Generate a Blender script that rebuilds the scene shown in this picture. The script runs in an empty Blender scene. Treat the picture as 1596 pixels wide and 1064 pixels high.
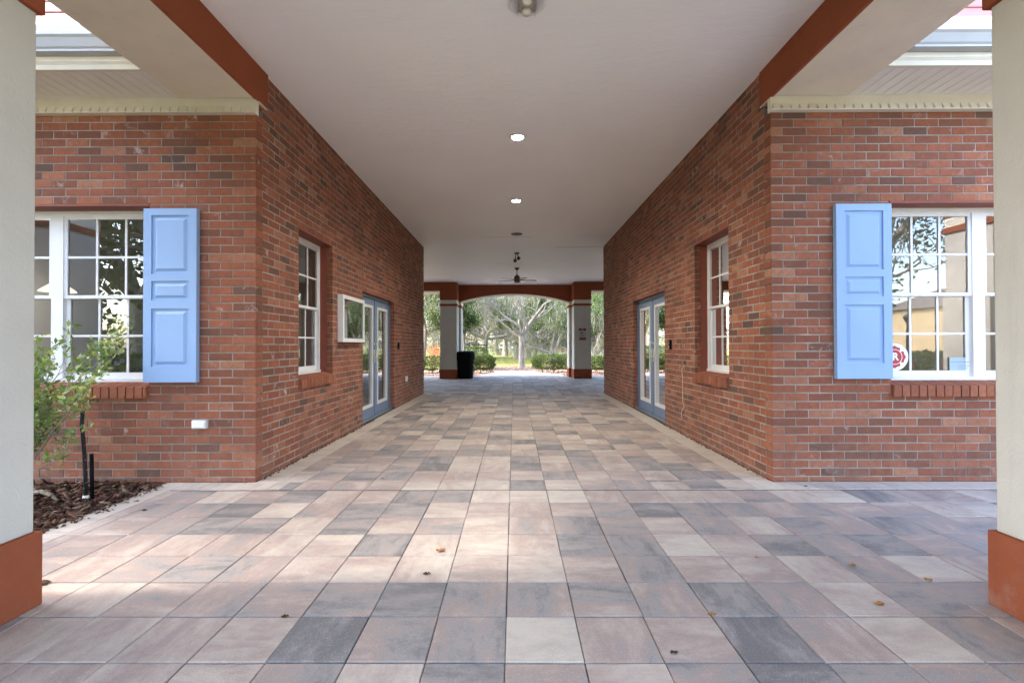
import bpy, math, random
import numpy as np
from mathutils import Vector, Matrix
R = math.radians
rnd = random.Random(7)
H = 1.207            # camera height above the paving
S = bpy.context.scene
col = S.collection

# ---------------------------------------------------------------- camera
cam = bpy.data.cameras.new("camera"); cam.sensor_width = 36.0; cam.lens = 16.58
cam.clip_start = 0.05; cam.clip_end = 3000
co = bpy.data.objects.new("camera", cam); col.objects.link(co)
co.matrix_world = (Matrix.Translation((0, 0, H)) @ Matrix.Rotation(R(0.234), 4, 'Z') @
                   Matrix.Rotation(R(90.47), 4, 'X') @ Matrix.Rotation(R(-0.15), 4, 'Z'))
S.camera = co
# ---------------------------------------------------------------- sky, sun, exposure
SUN_EL, SUN_AZ = 47.0, -97.0         # azimuth from +Y (clockwise), -104 = from the left, a little behind
w = bpy.data.worlds.new("World"); S.world = w; w.use_nodes = True
nt = w.node_tree; nt.nodes.clear()
sky = nt.nodes.new("ShaderNodeTexSky"); sky.sky_type = 'NISHITA'; sky.sun_disc = False
sky.sun_elevation = R(SUN_EL); sky.sun_rotation = R(SUN_AZ); sky.air_density = 1.0; sky.dust_density = 2.5
bg = nt.nodes.new("ShaderNodeBackground"); bg.inputs[1].default_value = 0.15
wo = nt.nodes.new("ShaderNodeOutputWorld")
nt.links.new(sky.outputs[0], bg.inputs[0]); nt.links.new(bg.outputs[0], wo.inputs[0])
sl = bpy.data.lights.new("sun", 'SUN'); sl.energy = 0.7; sl.angle = R(6.0); sl.color = (1.0, 0.93, 0.82)
so = bpy.data.objects.new("sun", sl); col.objects.link(so)
sd = Vector((math.sin(R(SUN_AZ)) * math.cos(R(SUN_EL)), math.cos(R(SUN_AZ)) * math.cos(R(SUN_EL)), math.sin(R(SUN_EL))))
so.rotation_euler = sd.to_track_quat('Z', 'Y').to_euler()
S.view_settings.view_transform = 'Standard'; S.view_settings.look = 'None'
S.view_settings.exposure = 3.68; S.view_settings.gamma = 1.0
S.cycles.max_bounces = 12; S.cycles.diffuse_bounces = 8; S.cycles.glossy_bounces = 4
S.cycles.transparent_max_bounces = 24; S.cycles.sample_clamp_indirect = 6.0
S.cycles.use_denoising = True
S.cycles.caustics_reflective = False; S.cycles.caustics_refractive = False

# ================================================================ materials
class NT:
    def __init__(s, name):
        s.m = bpy.data.materials.new(name); s.m.use_nodes = True
        s.t = s.m.node_tree; s.t.nodes.clear()
        s.out = s.n('OutputMaterial')
    def n(s, kind, **kw):
        nd = s.t.nodes.new('ShaderNode' + kind)
        for k, v in kw.items(): setattr(nd, k, v)
        return nd
    def l(s, a, b): s.t.links.new(a, b)
    def bsdf(s, color=None, rough=.7, spec=.3, metal=0):
        b = s.n('BsdfPrincipled')
        if color is not None: b.inputs['Base Color'].default_value = (*color, 1)
        b.inputs['Roughness'].default_value = rough; b.inputs['Specular IOR Level'].default_value = spec
        b.inputs['Metallic'].default_value = metal
        s.l(b.outputs[0], s.out.inputs[0]); s.b = b
        return b
    def coord(s): return s.n('TexCoord').outputs['Object']
    def noise(s, vec, scale, detail=3, rough=.55, dist=0):
        n = s.n('TexNoise'); n.inputs['Scale'].default_value = scale; n.inputs['Detail'].default_value = detail
        n.inputs['Roughness'].default_value = rough; n.inputs['Distortion'].default_value = dist
        if vec is not None: s.l(vec, n.inputs['Vector'])
        return n.outputs['Fac']
    def ramp(s, fac, stops, interp='LINEAR'):
        r = s.n('ValToRGB'); r.color_ramp.interpolation = interp
        e = r.color_ramp.elements
        while len(e) < len(stops): e.new(0.5)
        for x, (p, c) in zip(e, stops): x.position = p; x.color = (*c, 1) if len(c) == 3 else c
        s.l(fac, r.inputs[0]); return r.outputs[0]
    def math(s, op, a, b=None, clamp=False):
        m = s.n('Math', operation=op); m.use_clamp = clamp
        for i, x in enumerate((a, b)):
            if x is None: continue
            if isinstance(x, (int, float)): m.inputs[i].default_value = x
            else: s.l(x, m.inputs[i])
        return m.outputs[0]
    def mix(s, fac, a, b, blend='MIX'):
        m = s.n('Mix', data_type='RGBA', blend_type=blend)
        for i, x in ((0, fac), (6, a), (7, b)):
            if isinstance(x, (int, float)): m.inputs[i].default_value = x
            elif isinstance(x, tuple): m.inputs[i].default_value = (*x, 1)
            else: s.l(x, m.inputs[i])
        return m.outputs[2]
    def bump(s, h, strength=.3, dist=.01):
        b = s.n('Bump'); b.inputs['Strength'].default_value = strength; b.inputs['Distance'].default_value = dist
        s.l(h, b.inputs['Height']); s.l(b.outputs[0], s.b.inputs['Normal']); return b
    def scale(s, vec, sc, off=None):
        m = s.n('Mapping'); m.inputs['Scale'].default_value = sc; s.l(vec, m.inputs['Vector'])
        if off is not None: s.l(off, m.inputs['Location'])
        return m.outputs[0]
    def attr(s, name='tint'):
        a = s.n('Attribute'); a.attribute_name = name
        sp = s.n('SeparateColor'); s.l(a.outputs['Color'], sp.inputs[0])
        return a.outputs['Color'], sp.outputs[0], sp.outputs[1], sp.outputs[2]

def simple(name, color, rough=.6, spec=.3, metal=0, var=.08, vs=6, bs=0, bscale=60, bdist=.002):
    k = NT(name); k.bsdf(color, rough, spec, metal); c = k.coord()
    if var:
        f = k.noise(c, vs, 5)
        lo = tuple(x * (1 - var) for x in color); hi = tuple(min(1, x * (1 + var)) for x in color)
        k.l(k.ramp(f, [(.3, lo), (.7, hi)]), k.b.inputs['Base Color'])
    if bs: k.bump(k.noise(c, bscale, 4), bs, bdist)
    return k.m

def brick_mat():
    k = NT('red_brick'); k.bsdf(rough=.88, spec=.2); c = k.coord()
    tc, r, g, b = k.attr()
    base = k.ramp(r, [(0, (.105, .066, .052)), (.12, (.150, .077, .053)), (.28, (.210, .080, .049)), (.5, (.285, .096, .053)),
                      (.78, (.345, .125, .068)), (1, (.395, .190, .115))])
    off = k.n('VectorMath', operation='SCALE'); k.l(tc, off.inputs[0]); off.inputs['Scale'].default_value = 37
    v = k.n('VectorMath', operation='ADD'); k.l(c, v.inputs[0]); k.l(off.outputs[0], v.inputs[1]); v = v.outputs[0]
    n1 = k.noise(v, 22, 6, .65)
    base = k.mix(k.ramp(n1, [(.35, (0, 0, 0)), (.75, (.55, .55, .55))]), base, (.12, .05, .04))
    n2 = k.noise(v, 9, 8, .7, .6)
    ef = k.math('MULTIPLY', k.ramp(n2, [(.56, (0, 0, 0)), (.66, (1, 1, 1))]), k.math('MULTIPLY', k.math('MULTIPLY', b, b), .9))
    base = k.mix(ef, base, (.52, .42, .38))
    n3 = k.noise(c, 1.1, 4)                                     # broad weathering of the wall
    base = k.mix(k.ramp(n3, [(.42, (0, 0, 0)), (.72, (.35, .35, .35))]), base, (.16, .066, .038))
    sp_ = k.n('SeparateXYZ'); k.l(c, sp_.inputs[0])
    band = k.math('MULTIPLY', k.math('SUBTRACT', .62, sp_.outputs[2]), 1.4, True)
    spl = k.math('MULTIPLY', k.ramp(k.noise(c, 5, 8, .75), [(.44, (0, 0, 0)), (.62, (1, 1, 1))]), band)
    base = k.mix(k.math('MULTIPLY', spl, .45), base, (.30, .19, .14))
    run = k.ramp(k.noise(k.scale(c, (2.2, 2.2, .25)), 1, 7, .7), [(.55, (0, 0, 0)), (.75, (.45, .45, .45))])
    base = k.mix(run, base, (.10, .058, .040))
    k.l(base, k.b.inputs['Base Color'])
    k.bump(k.math('ADD', k.noise(v, 60, 5, .7), k.math('MULTIPLY', k.noise(v, 12, 2), 1.5)), .55, .006)
    return k.m

def mortar_mat():
    k = NT('mortar'); k.bsdf(rough=.95, spec=.1); c = k.coord()
    k.l(k.ramp(k.noise(c, 3, 8, .7), [(.3, (.16, .138, .12)), (.5, (.275, .243, .215)), (.7, (.40, .365, .33))]), k.b.inputs['Base Color'])
    k.bump(k.noise(c, 120, 4), .6, .003); return k.m

def paver_mat(name='concrete_paver'):
    k = NT(name); k.bsdf(rough=.7, spec=.35); c = k.coord()
    tc, r, g, b = k.attr()
    off = k.n('VectorMath', operation='SCALE'); k.l(tc, off.inputs[0]); off.inputs['Scale'].default_value = 53
    a1 = k.noise(k.scale(c, (5.5, 1.8, 1), off.outputs[0]), 1, 6, .68, .4)
    a2 = k.noise(k.scale(c, (1.8, 5.5, 1), off.outputs[0]), 1, 6, .68, .4)
    pick = k.math('GREATER_THAN', g, .5)
    st = k.math('ADD', k.math('MULTIPLY', a1, pick), k.math('MULTIPLY', a2, k.math('SUBTRACT', 1, pick)))
    st = k.math('ADD', k.math('MULTIPLY', k.math('SUBTRACT', st, .5), 1.6), r)
    fine = k.noise(c, 18, 8, .78)
    st = k.math('ADD', st, k.math('MULTIPLY', k.math('SUBTRACT', fine, .5), .55), True)
    base = k.ramp(st, [(0, (.140, .135, .138)), (.16, (.192, .182, .182)), (.32, (.262, .243, .236)), (.46, (.312, .243, .218)),
                       (.62, (.370, .308, .276)), (.78, (.415, .362, .318)), (1, (.48, .430, .375))])
    sp = k.noise(c, 170, 4, .7)
    base = k.mix(k.ramp(sp, [(.57, (0, 0, 0)), (.70, (.5, .5, .5))]), base, (.66, .62, .58))
    base = k.mix(k.ramp(sp, [(.30, (.5, .5, .5)), (.42, (0, 0, 0))]), base, (.11, .10, .10))
    dirt = k.noise(c, .9, 6, .7, .4)
    base = k.mix(k.ramp(dirt, [(.50, (0, 0, 0)), (.72, (.35, .35, .35))]), base, (.16, .14, .14))
    k.l(base, k.b.inputs['Base Color'])
    k.l(k.ramp(k.noise(c, 3, 4), [(.3, (.52,) * 3), (.7, (.78,) * 3)]), k.b.inputs['Roughness'])
    k.bump(k.math('ADD', k.noise(c, 160, 4, .7), k.math('MULTIPLY', k.noise(c, 22, 3), 1.5)), .25, .003)
    return k.m

def stucco_mat(name, color, var=.07, s=.5, stain=.0):
    k = NT(name); k.bsdf(rough=.9, spec=.15); c = k.coord()
    f = k.noise(c, 2.2, 6)
    base = k.ramp(f, [(.3, tuple(x * (1 - var) for x in color)), (.7, tuple(x * (1 + var * .6) for x in color))])
    sp = k.noise(c, 9, 9, .75)
    base = k.mix(k.ramp(sp, [(.66, (0, 0, 0)), (.74, (.30, .30, .30))]), base, tuple(x * .62 for x in color))
    sp_ = k.n('SeparateXYZ'); k.l(c, sp_.inputs[0])
    band = k.math('MULTIPLY', k.math('SUBTRACT', .42, sp_.outputs[2]), 2.0, True)
    scf = k.math('MULTIPLY', k.ramp(k.noise(c, 7, 8, .75), [(.50, (0, 0, 0)), (.66, (.4, .4, .4))]), band)
    base = k.mix(scf, base, (.36, .24, .20))
    drip = k.ramp(k.noise(k.scale(c, (7, 7, .6)), 1, 6, .65), [(.58, (0, 0, 0)), (.78, (.28, .28, .28))])
    base = k.mix(drip, base, tuple(x * .55 for x in color))
    k.l(base, k.b.inputs['Base Color'])
    k.bump(k.math('ADD', k.noise(c, 26, 5, .6, 1.2), k.math('MULTIPLY', k.noise(c, 110, 3), .5)), s, .006)
    return k.m

def ceiling_mat():
    k = NT('ceiling_paint'); k.bsdf(rough=.55, spec=.35); c = k.coord()
    base = k.ramp(k.noise(c, .8, 5), [(.3, (.845, .845, .855)), (.7, (.885, .885, .895))])
    k.l(base, k.b.inputs['Base Color'])
    k.bump(k.math('ADD', k.noise(k.scale(c, (3, 9, 1)), 1.6, 6, .7, .8), k.math('MULTIPLY', k.noise(c, 60, 4), .15)), .35, .02)
    return k.m

def leaf_mat(name, c0, c1, c2, trans=.35, rough=.5):
    k = NT(name)
    tc, r, g, b = k.attr()
    colr = k.ramp(r, [(0, c0), (.55, c1), (1, c2)])
    d = k.n('BsdfPrincipled'); d.inputs['Roughness'].default_value = rough; d.inputs['Specular IOR Level'].default_value = .35
    k.l(colr, d.inputs['Base Color'])
    t = k.n('BsdfTranslucent'); k.l(k.mix(1.0, colr, (1.0, 1.0, .45), 'MULTIPLY'), t.inputs[0])
    m = k.n('MixShader'); m.inputs[0].default_value = trans
    k.l(d.outputs[0], m.inputs[1]); k.l(t.outputs[0], m.inputs[2]); k.l(m.outputs[0], k.out.inputs[0])
    return k.m

def bark_mat(name, c0, c1):
    k = NT(name); k.bsdf(rough=.95, spec=.1); c = k.coord()
    f = k.noise(k.scale(c, (9, 9, 3)), 1, 7, .7, .5)
    k.l(k.ramp(f, [(.3, c0), (.7, c1)]), k.b.inputs['Base Color'])
    k.bump(f, .8, .03); return k.m

def glass_mat(name='window_glass', tint=(.86, .88, .87), ior=1.6):
    k = NT(name)
    t = k.n('BsdfTransparent'); t.inputs[0].default_value = (*tint, 1)
    g = k.n('BsdfGlossy'); g.inputs['Roughness'].default_value = .004; g.inputs['Color'].default_value = (1, 1, 1, 1)
    f = k.n('Fresnel'); f.inputs[0].default_value = ior
    m = k.n('MixShader'); k.l(k.math('ADD', k.math('MULTIPLY', f.outputs[0], 1.0), .10, True), m.inputs[0])
    k.l(t.outputs[0], m.inputs[1]); k.l(g.outputs[0], m.inputs[2]); k.l(m.outputs[0], k.out.inputs[0])
    b = k.n('Bump'); b.inputs['Strength'].default_value = .02; b.inputs['Distance'].default_value = .01
    k.l(k.noise(k.coord(), 2.5, 2), b.inputs['Height']); k.l(b.outputs[0], g.inputs['Normal'])
    return k.m

def emit_mat(name, color, s):
    k = NT(name); e = k.n('Emission'); e.inputs[0].default_value = (*color, 1); e.inputs[1].default_value = s
    k.l(e.outputs[0], k.out.inputs[0]); return k.m

def ground_mat(name, stops, scale=4, bs=.4, bd=.02, detail=8):
    k = NT(name); k.bsdf(rough=.95, spec=.1); c = k.coord()
    f = k.noise(c, scale, detail, .7)
    k.l(k.ramp(f, stops), k.b.inputs['Base Color']); k.bump(k.noise(c, scale * 8, 5, .7), bs, bd); return k.m

M = dict(
    brick=brick_mat(), mortar=mortar_mat(), paver=paver_mat(),
    joint=ground_mat('joint_sand', [(.3, (.035, .03, .027)), (.6, (.09, .08, .07)), (.75, (.22, .20, .17))], 9),
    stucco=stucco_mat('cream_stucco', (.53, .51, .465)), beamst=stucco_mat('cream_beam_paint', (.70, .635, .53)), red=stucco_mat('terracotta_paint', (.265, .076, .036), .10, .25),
    redtrim=simple('terracotta_trim', (.22, .060, .038), .5, .3, var=.1),
    ceil=ceiling_mat(), white=simple('white_vinyl', (.70, .70, .71), .35, .4, var=.03),
    offw=simple('cream_trim', (.66, .62, .53), .6, .3, var=.05), soffit=simple('vinyl_soffit', (.72, .70, .66), .55, .3, var=.04),
    gutter=simple('gutter_enamel', (.38, .39, .40), .4, .4, var=.06, vs=3),
    shutter=simple('blue_shutter_paint', (.255, .385, .62), .42, .35, var=.035, vs=2, bs=.05, bscale=200),
    blue=simple('blue_door_paint', (.135, .195, .32), .4, .4, var=.05),
    glass=glass_mat(), doorglass=glass_mat('door_glass', (.72, .75, .73), 2.0),
    silver=simple('satin_metal', (.62, .61, .58), .3, .5, 1, var=.04), bronze=simple('dark_bronze', (.10, .075, .06), .35, .5, .7, var=.1),
    black=simple('black_plastic', (.004, .004, .0045), .7, .12, var=.2), dgrey=simple('dark_grey_plastic', (.05, .05, .055), .5, .4, var=.1),
    int_=simple('interior_plaster', (.36, .35, .33), .9, .1, var=.05, vs=1.5), intf=simple('interior_floor', (.16, .13, .11), .5, .3, var=.2),
    coral=simple('coral_metal_roof', (.30, .10, .085), .45, .4, var=.05), curtain=simple('beige_curtain', (.60, .55, .47), .9, .1, var=.06),
    bark=bark_mat('oak_bark', (.15, .13, .105), (.36, .325, .27)), dbark=bark_mat('dark_bark', (.09, .075, .06), (.22, .19, .15)),
    leaf=leaf_mat('oak_leaf', (0.033, 0.056, 0.016), (0.074, 0.111, 0.033), (0.148, 0.185, 0.059)),
    mleaf=leaf_mat('pale_oak_leaf', (0.081, 0.085, 0.056), (0.148, 0.152, 0.104), (0.237, 0.244, 0.178)),
    hleaf=leaf_mat('hedge_leaf', (.018, .035, .010), (.055, .10, .022), (.27, .32, .05), .18),  # brightest leaf tone puts the sun highlight of the hedge tops into the colour
    bleaf=leaf_mat('azalea_leaf', (.08, .16, .04), (.22, .32, .09), (.52, .55, .27)),
    moss=leaf_mat('hanging_moss', (0.133, 0.130, 0.111), (0.215, 0.211, 0.185), (0.296, 0.292, 0.259), .3, .9),
    mulch=ground_mat('mulch_base', [(.3, (.035, .02, .014)), (.7, (.10, .06, .042))], 12),
    rmulch=ground_mat('pine_mulch', [(.3, (.20, .12, .085)), (.7, (.42, .30, .23))], 5),
    grass=ground_mat('grass_ground', [(.3, (.10, .12, .035)), (.5, (.17, .18, .055)), (.7, (.26, .24, .09))], 1.4, .6, .05),
    asphalt=ground_mat('asphalt', [(.3, (.045, .045, .047)), (.7, (.075, .075, .075))], 6),
    soil=ground_mat('soil', [(.3, (.03, .022, .017)), (.7, (.08, .06, .045))], 9),
    yellow=simple('yellow_house_paint', (.56, .43, .25), .8, .2, var=.04), shingle=simple('roof_shingle', (.16, .14, .125), .9, .1, var=.2, vs=20),
    tan=simple('tan_house_paint', (.45, .32, .22), .8, .2, var=.06), greymetal=simple('green_grey_pole', (.17, .20, .17), .5, .4, .3, var=.08),
    pink=leaf_mat('pink_petal', (.55, .08, .25), (.65, .14, .35), (.8, .3, .5)),
    carw=simple('white_car_paint', (.70, .72, .74), .2, .5, var=.02), cars=simple('silver_car_paint', (.32, .36, .42), .2, .5, .3, var=.03),
    carg=simple('car_window', (.02, .025, .03), .06, .6, var=0), tyre=simple('tyre_rubber', (.02, .02, .02), .8, .2, var=.1),
    orange=leaf_mat('orange_leaf', (.40, .12, .05), (.55, .2, .08), (.65, .3, .12)),
    signw=simple('sign_face', (.42, .40, .40), .5, .3, var=.03), signr=simple('sign_red', (.13, .012, .02), .5, .3, var=.05),
    stickr=simple('sticker_red', (.42, .05, .05), .5, .3, var=.02), stickw=simple('sticker_white', (.80, .81, .84), .5, .3, var=.02),
    card=simple('blue_grey_card', (.34, .44, .50), .5, .3, var=.04), cardd=simple('card_line', (.20, .27, .33), .5, .3, var=0),
    dleaf=simple('dry_leaf', (.30, .15, .05), .8, .2, var=.3, vs=60), ddark=simple('dry_dark_leaf', (.07, .045, .03), .9, .1, var=.3, vs=60),
    lamp=emit_mat('lamp_glow', (1.0, .93, .82), 14.0), lampdim=emit_mat('pendant_glow', (1.0, .90, .72), .12),
    bulb=simple('frosted_bulb', (.70, .66, .58), .25, .5, var=.03), reflector=simple('bright_reflector', (.42, .38, .33), .4, .5, 0, var=.25, vs=60),
    paper=simple('notice_paper', (.62, .62, .60), .7, .2, var=.08, vs=5), crack=simple('ceiling_crack', (.16, .14, .13), .9, .1, var=.1),
    hosemat=None)
def hose_mat():
    k = NT('hose_plastic'); k.bsdf(rough=.6, spec=.3); c = k.coord()
    k.l(k.ramp(k.noise(c, 55, 3, .6), [(.60, (.012, .012, .014)), (.66, (.50, .47, .48))], 'CONSTANT'), k.b.inputs['Base Color']); return k.m
M['hosemat'] = hose_mat()

# ================================================================ mesh helpers
CUBE_F = [(0, 3, 2, 1), (4, 5, 6, 7), (0, 1, 5, 4), (1, 2, 6, 5), (2, 3, 7, 6), (3, 0, 4, 7)]
def ident(u, v, w_): return (u, v, w_)
class MB:
    """collects faces, then links them as ONE mesh object"""
    def __init__(s, tf=ident): s.v = []; s.f = []; s.mi = []; s.t = []; s.tf = tf; s.cur = 0; s.tint = (0, 0, 0); s.sm = []; s.smooth = False
    def add(s, vs, fs):
        o = len(s.v); s.v += [s.tf(*p) for p in vs]; s.t += [s.tint] * len(vs)
        s.f += [tuple(o + i for i in f) for f in fs]; s.mi += [s.cur] * len(fs); s.sm += [s.smooth] * len(fs)
    def box(s, a0, a1, b0, b1, c0, c1, jit=0, mat=None):
        if mat is not None: s.cur = mat
        vs = [(a0, b0, c0), (a1, b0, c0), (a1, b1, c0), (a0, b1, c0), (a0, b0, c1), (a1, b0, c1), (a1, b1, c1), (a0, b1, c1)]
        if jit: vs = [tuple(x + rnd.uniform(-jit, jit) for x in p) for p in vs]
        s.add(vs, CUBE_F)
    def cbox(s, a0, a1, b0, b1, c0, c1, ch=.004):
        """box whose c1 face is chamfered"""
        vs = [(a0, b0, c0), (a1, b0, c0), (a1, b1, c0), (a0, b1, c0), (a0, b0, c1 - ch), (a1, b0, c1 - ch), (a1, b1, c1 - ch), (a0, b1, c1 - ch),
              (a0 + ch, b0 + ch, c1), (a1 - ch, b0 + ch, c1), (a1 - ch, b1 - ch, c1), (a0 + ch, b1 - ch, c1)]
        s.add(vs, [(0, 1, 5, 4), (1, 2, 6, 5), (2, 3, 7, 6), (3, 0, 4, 7), (4, 5, 9, 8), (5, 6, 10, 9), (6, 7, 11, 10), (7, 4, 8, 11), (8, 9, 10, 11)])
    def prism(s, prof, c0, c1, axes=(0, 1, 2), cap=True):
        """profile [(p,q)..] in axes[0],axes[1], extruded along axes[2]"""
        n = len(prof); vs = []
        for c in (c0, c1):
            for p, q in prof:
                x = [0, 0, 0]; x[axes[0]] = p; x[axes[1]] = q; x[axes[2]] = c; vs.append(tuple(x))
        fs = [(i, (i + 1) % n, n + (i + 1) % n, n + i) for i in range(n)]
        if cap: fs += [tuple(range(n - 1, -1, -1)), tuple(range(n, 2 * n))]
        s.add(vs, fs)
    def tube(s, pts, rads, n=8, cap=True):
        vs = []; fs = []; prev = None; pts = [Vector(p) for p in pts]
        for i, p in enumerate(pts):
            d = (pts[min(i + 1, len(pts) - 1)] - pts[max(i - 1, 0)]); d = d.normalized() if d.length > 1e-9 else Vector((0, 0, 1))
            a = prev - d * prev.dot(d) if prev is not None else d.orthogonal()
            a = a.normalized() if a.length > 1e-6 else d.orthogonal().normalized(); prev = a; b = d.cross(a)
            r = rads[i] if hasattr(rads, '__len__') else rads
            for k in range(n):
                t = 2 * math.pi * k / n; q = p + (a * math.cos(t) + b * math.sin(t)) * r; vs.append((q.x, q.y, q.z))
        for i in range(len(pts) - 1):
            for k in range(n): fs.append((i * n + k, i * n + (k + 1) % n, (i + 1) * n + (k + 1) % n, (i + 1) * n + k))
        if cap: fs += [tuple(range(n - 1, -1, -1)), tuple((len(pts) - 1) * n + k for k in range(n))]
        q = s.smooth; s.smooth = n > 5; s.add(vs, fs); s.smooth = q
    def lathe(s, prof, c=(0, 0, 0), n=24):
        vs = []; fs = []
        for r, z in prof:
            for k in range(n):
                t = 2 * math.pi * k / n; vs.append((c[0] + r * math.cos(t), c[1] + r * math.sin(t), c[2] + z))
        for i in range(len(prof) - 1):
            for k in range(n): fs.append((i * n + k, i * n + (k + 1) % n, (i + 1) * n + (k + 1) % n, (i + 1) * n + k))
        fs += [tuple(range(n - 1, -1, -1)), tuple((len(prof) - 1) * n + k for k in range(n))]
        q = s.smooth; s.smooth = True; s.add(vs, fs); s.smooth = q
    def build(s, name, mats, parent=None, label=None):
        me = bpy.data.meshes.new(name); me.from_pydata(s.v, [], s.f)
        if not isinstance(mats, (list, tuple)): mats = [mats]
        for m in mats: me.materials.append(m)
        me.polygons.foreach_set('material_index', s.mi); me.polygons.foreach_set('use_smooth', s.sm)
        ca = me.color_attributes.new('tint', 'FLOAT_COLOR', 'POINT')
        ca.data.foreach_set('color', np.array([(*t, 1) for t in s.t], dtype=np.float32).ravel())
        me.update(); o = bpy.data.objects.new(name, me); col.objects.link(o)
        if parent is not None: o.parent = parent
        if label: o['label'] = label
        return o
def np_mesh(name, V, F, tint, mat, parent=None, smooth=False):
    """V (n,3), F (m,k) numpy"""
    me = bpy.data.meshes.new(name); k = F.shape[1]
    me.vertices.add(len(V)); me.vertices.foreach_set('co', V.astype(np.float32).ravel())
    me.loops.add(F.size); me.loops.foreach_set('vertex_index', F.astype(np.int32).ravel())
    me.polygons.add(len(F)); me.polygons.foreach_set('loop_start', np.arange(0, F.size, k, dtype=np.int32))
    me.polygons.foreach_set('loop_total', np.full(len(F), k, dtype=np.int32))
    me.update(calc_edges=True); me.materials.append(mat)
    ca = me.color_attributes.new('tint', 'FLOAT_COLOR', 'POINT')
    c = np.ones((len(V), 4), dtype=np.float32); c[:, :3] = tint; ca.data.foreach_set('color', c.ravel())
    o = bpy.data.objects.new(name, me); col.objects.link(o)
    if parent is not None: o.parent = parent
    return o
def leaves(name, P, size, mat, parent=None, seed=0, aspect=.5, up=0.0, jitter=0.0, bend=True):
    """a leaf-shaped pair of triangles-quads at every point of P"""
    g = np.random.default_rng(seed); n = len(P); P = P + g.normal(0, 1, (n, 3)) * jitter
    d = g.normal(0, 1, (n, 3)); d[:, 2] += up; d /= np.linalg.norm(d, axis=1)[:, None]
    e = g.normal(0, 1, (n, 3)); e = np.cross(d, e); e /= np.linalg.norm(e, axis=1)[:, None]
    nn = np.cross(d, e); L = (size * g.uniform(.6, 1.3, n))[:, None]; W = L * aspect
    V = np.stack([P, P + d * L * .5 + e * W * .5 + nn * W * .15, P + d * L, P + d * L * .5 - e * W * .5 + nn * W * .15], 1).reshape(-1, 3)
    F = np.arange(4 * n).reshape(n, 4)
    r = np.clip(g.normal(.5, .24, n), 0, 1); t = np.repeat(np.stack([r, g.random(n), g.random(n)], 1), 4, 0)
    return np_mesh(name, V, F, t, mat, parent)
def empty(name, loc, label, cat, group=None):
    o = bpy.data.objects.new(name, None); col.objects.link(o); o.location = loc; o.empty_display_size = .1
    return tag(o, label, cat, group)
def tag(o, label=None, cat=None, group=None, kind=None):
    if label: o['label'] = label
    if cat: o['category'] = cat
    if group: o['group'] = group
    if kind: o['kind'] = kind
    return o
def rebase(root):
    """children were built in world coordinates: keep them there"""
    for c in root.children: c.matrix_parent_inverse = Matrix.Translation(-root.location)

# ================================================================ ground
def plane(name, x0, x1, y0, y1, z, mat, kind='structure'):
    b = MB(); b.add([(x0, y0, z), (x1, y0, z), (x1, y1, z), (x0, y1, z)], [(0, 1, 2, 3)])
    return tag(b.build(name, mat), kind=kind)
def poly(name, pts, z, mat, kind='structure', thick=0):
    b = MB(); b.add([(x, y, z) for x, y in pts], [tuple(range(len(pts)))]); return tag(b.build(name, mat), kind=kind)
plane('ground', -400, 400, -400, 900, -.06, M['grass'])
XL, XR, Y1, Y2 = -2.295, 2.283, 4.185, 12.0
BED = -3.09
# joint bed under the slabs
b = MB()
for x0, x1, y0, y1 in ((BED, 9, -7, Y1), (XL - .1, XR + .1, Y1, Y2), (-7, 7, Y2, 18.75)):
    b.add([(x0, y0, -.007), (x1, y0, -.007), (x1, y1, -.007), (x0, y1, -.007)], [(0, 1, 2, 3)])
tag(b.build('paving_base', M['joint']), kind='structure')
# square slabs, stack bond
b = MB(); W = .305; px, py = -.037, 1.807 - 6 * .305 * 5
def region(x, y):
    """the strip of the slab column/row that lies inside the paved area: list of clip boxes"""
    return [(BED + .20, 8.9, -7, Y1 - .215), (XL + .235, XR - .235, Y1 - .215, Y2 + .0), (-6.9, 6.9, Y2 + .004, 18.7)]
for i in range(-26, 31):
    for j in range(-3, 100):
        x0 = px + i * W; y0 = py + j * W; x1 = x0 + W; y1 = y0 + W
        if y1 < -7 or y0 > 18.8 or x1 < -7: continue
        tin = None
        for (a0, a1, c0, c1) in region(x0, y0):
            u0, u1, v0, v1 = max(x0, a0), min(x1, a1), max(y0, c0), min(y1, c1)
            if u1 - u0 < .03 or v1 - v0 < .03: continue
            if tin is None:
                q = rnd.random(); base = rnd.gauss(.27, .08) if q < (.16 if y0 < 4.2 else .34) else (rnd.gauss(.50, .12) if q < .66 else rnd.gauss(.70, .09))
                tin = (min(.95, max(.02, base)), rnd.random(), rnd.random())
            b.tint = tin; jx, jy = rnd.uniform(-.0012, .0012), rnd.uniform(-.0012, .0012); dz = rnd.uniform(-.0012, .0012)
            b.cbox(u0 + .0018 + jx, u1 - .0018 + jx, v0 + .0036 + jy, v1 - .0036 + jy, -.02, dz, .0032)
tag(b.build('paved_walkway', M['paver']), kind='structure')
# narrow pale border bricks along the walls and beside the bed
b = MB()
def bord(x0, x1, y0, y1):
    b.tint = (min(1.3, max(0, rnd.gauss(1.0, .06))), rnd.random(), rnd.random())
    b.cbox(x0 + .002, x1 - .002, y0 + .002, y1 - .002, -.02, rnd.uniform(-.001, .001), .0025)
y = Y1
while y < Y2 - .05:
    bord(XL + .004, XL + .235, y, y + .105); bord(XR - .235, XR - .004, y, y + .105); y += .105
x = BED + .20
while x < 8.8:
    if x < XL or x > XR - .105: bord(x, x + .105, Y1 - .215, Y1 - .004)
    x += .105
x = XL + .0
while x < XR: bord(x, min(x + .105, XR), Y1 - .215, Y1 - .004) if (x < XL + .22 or x > XR - .33) else b.cbox(x, x, 0, 0, -.02, -.02, 0); x += .105
y = -2.0
while y < Y1 - .01:
    bord(BED, BED + .20, y, min(y + .21, Y1 - .004)); y += .21
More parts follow.
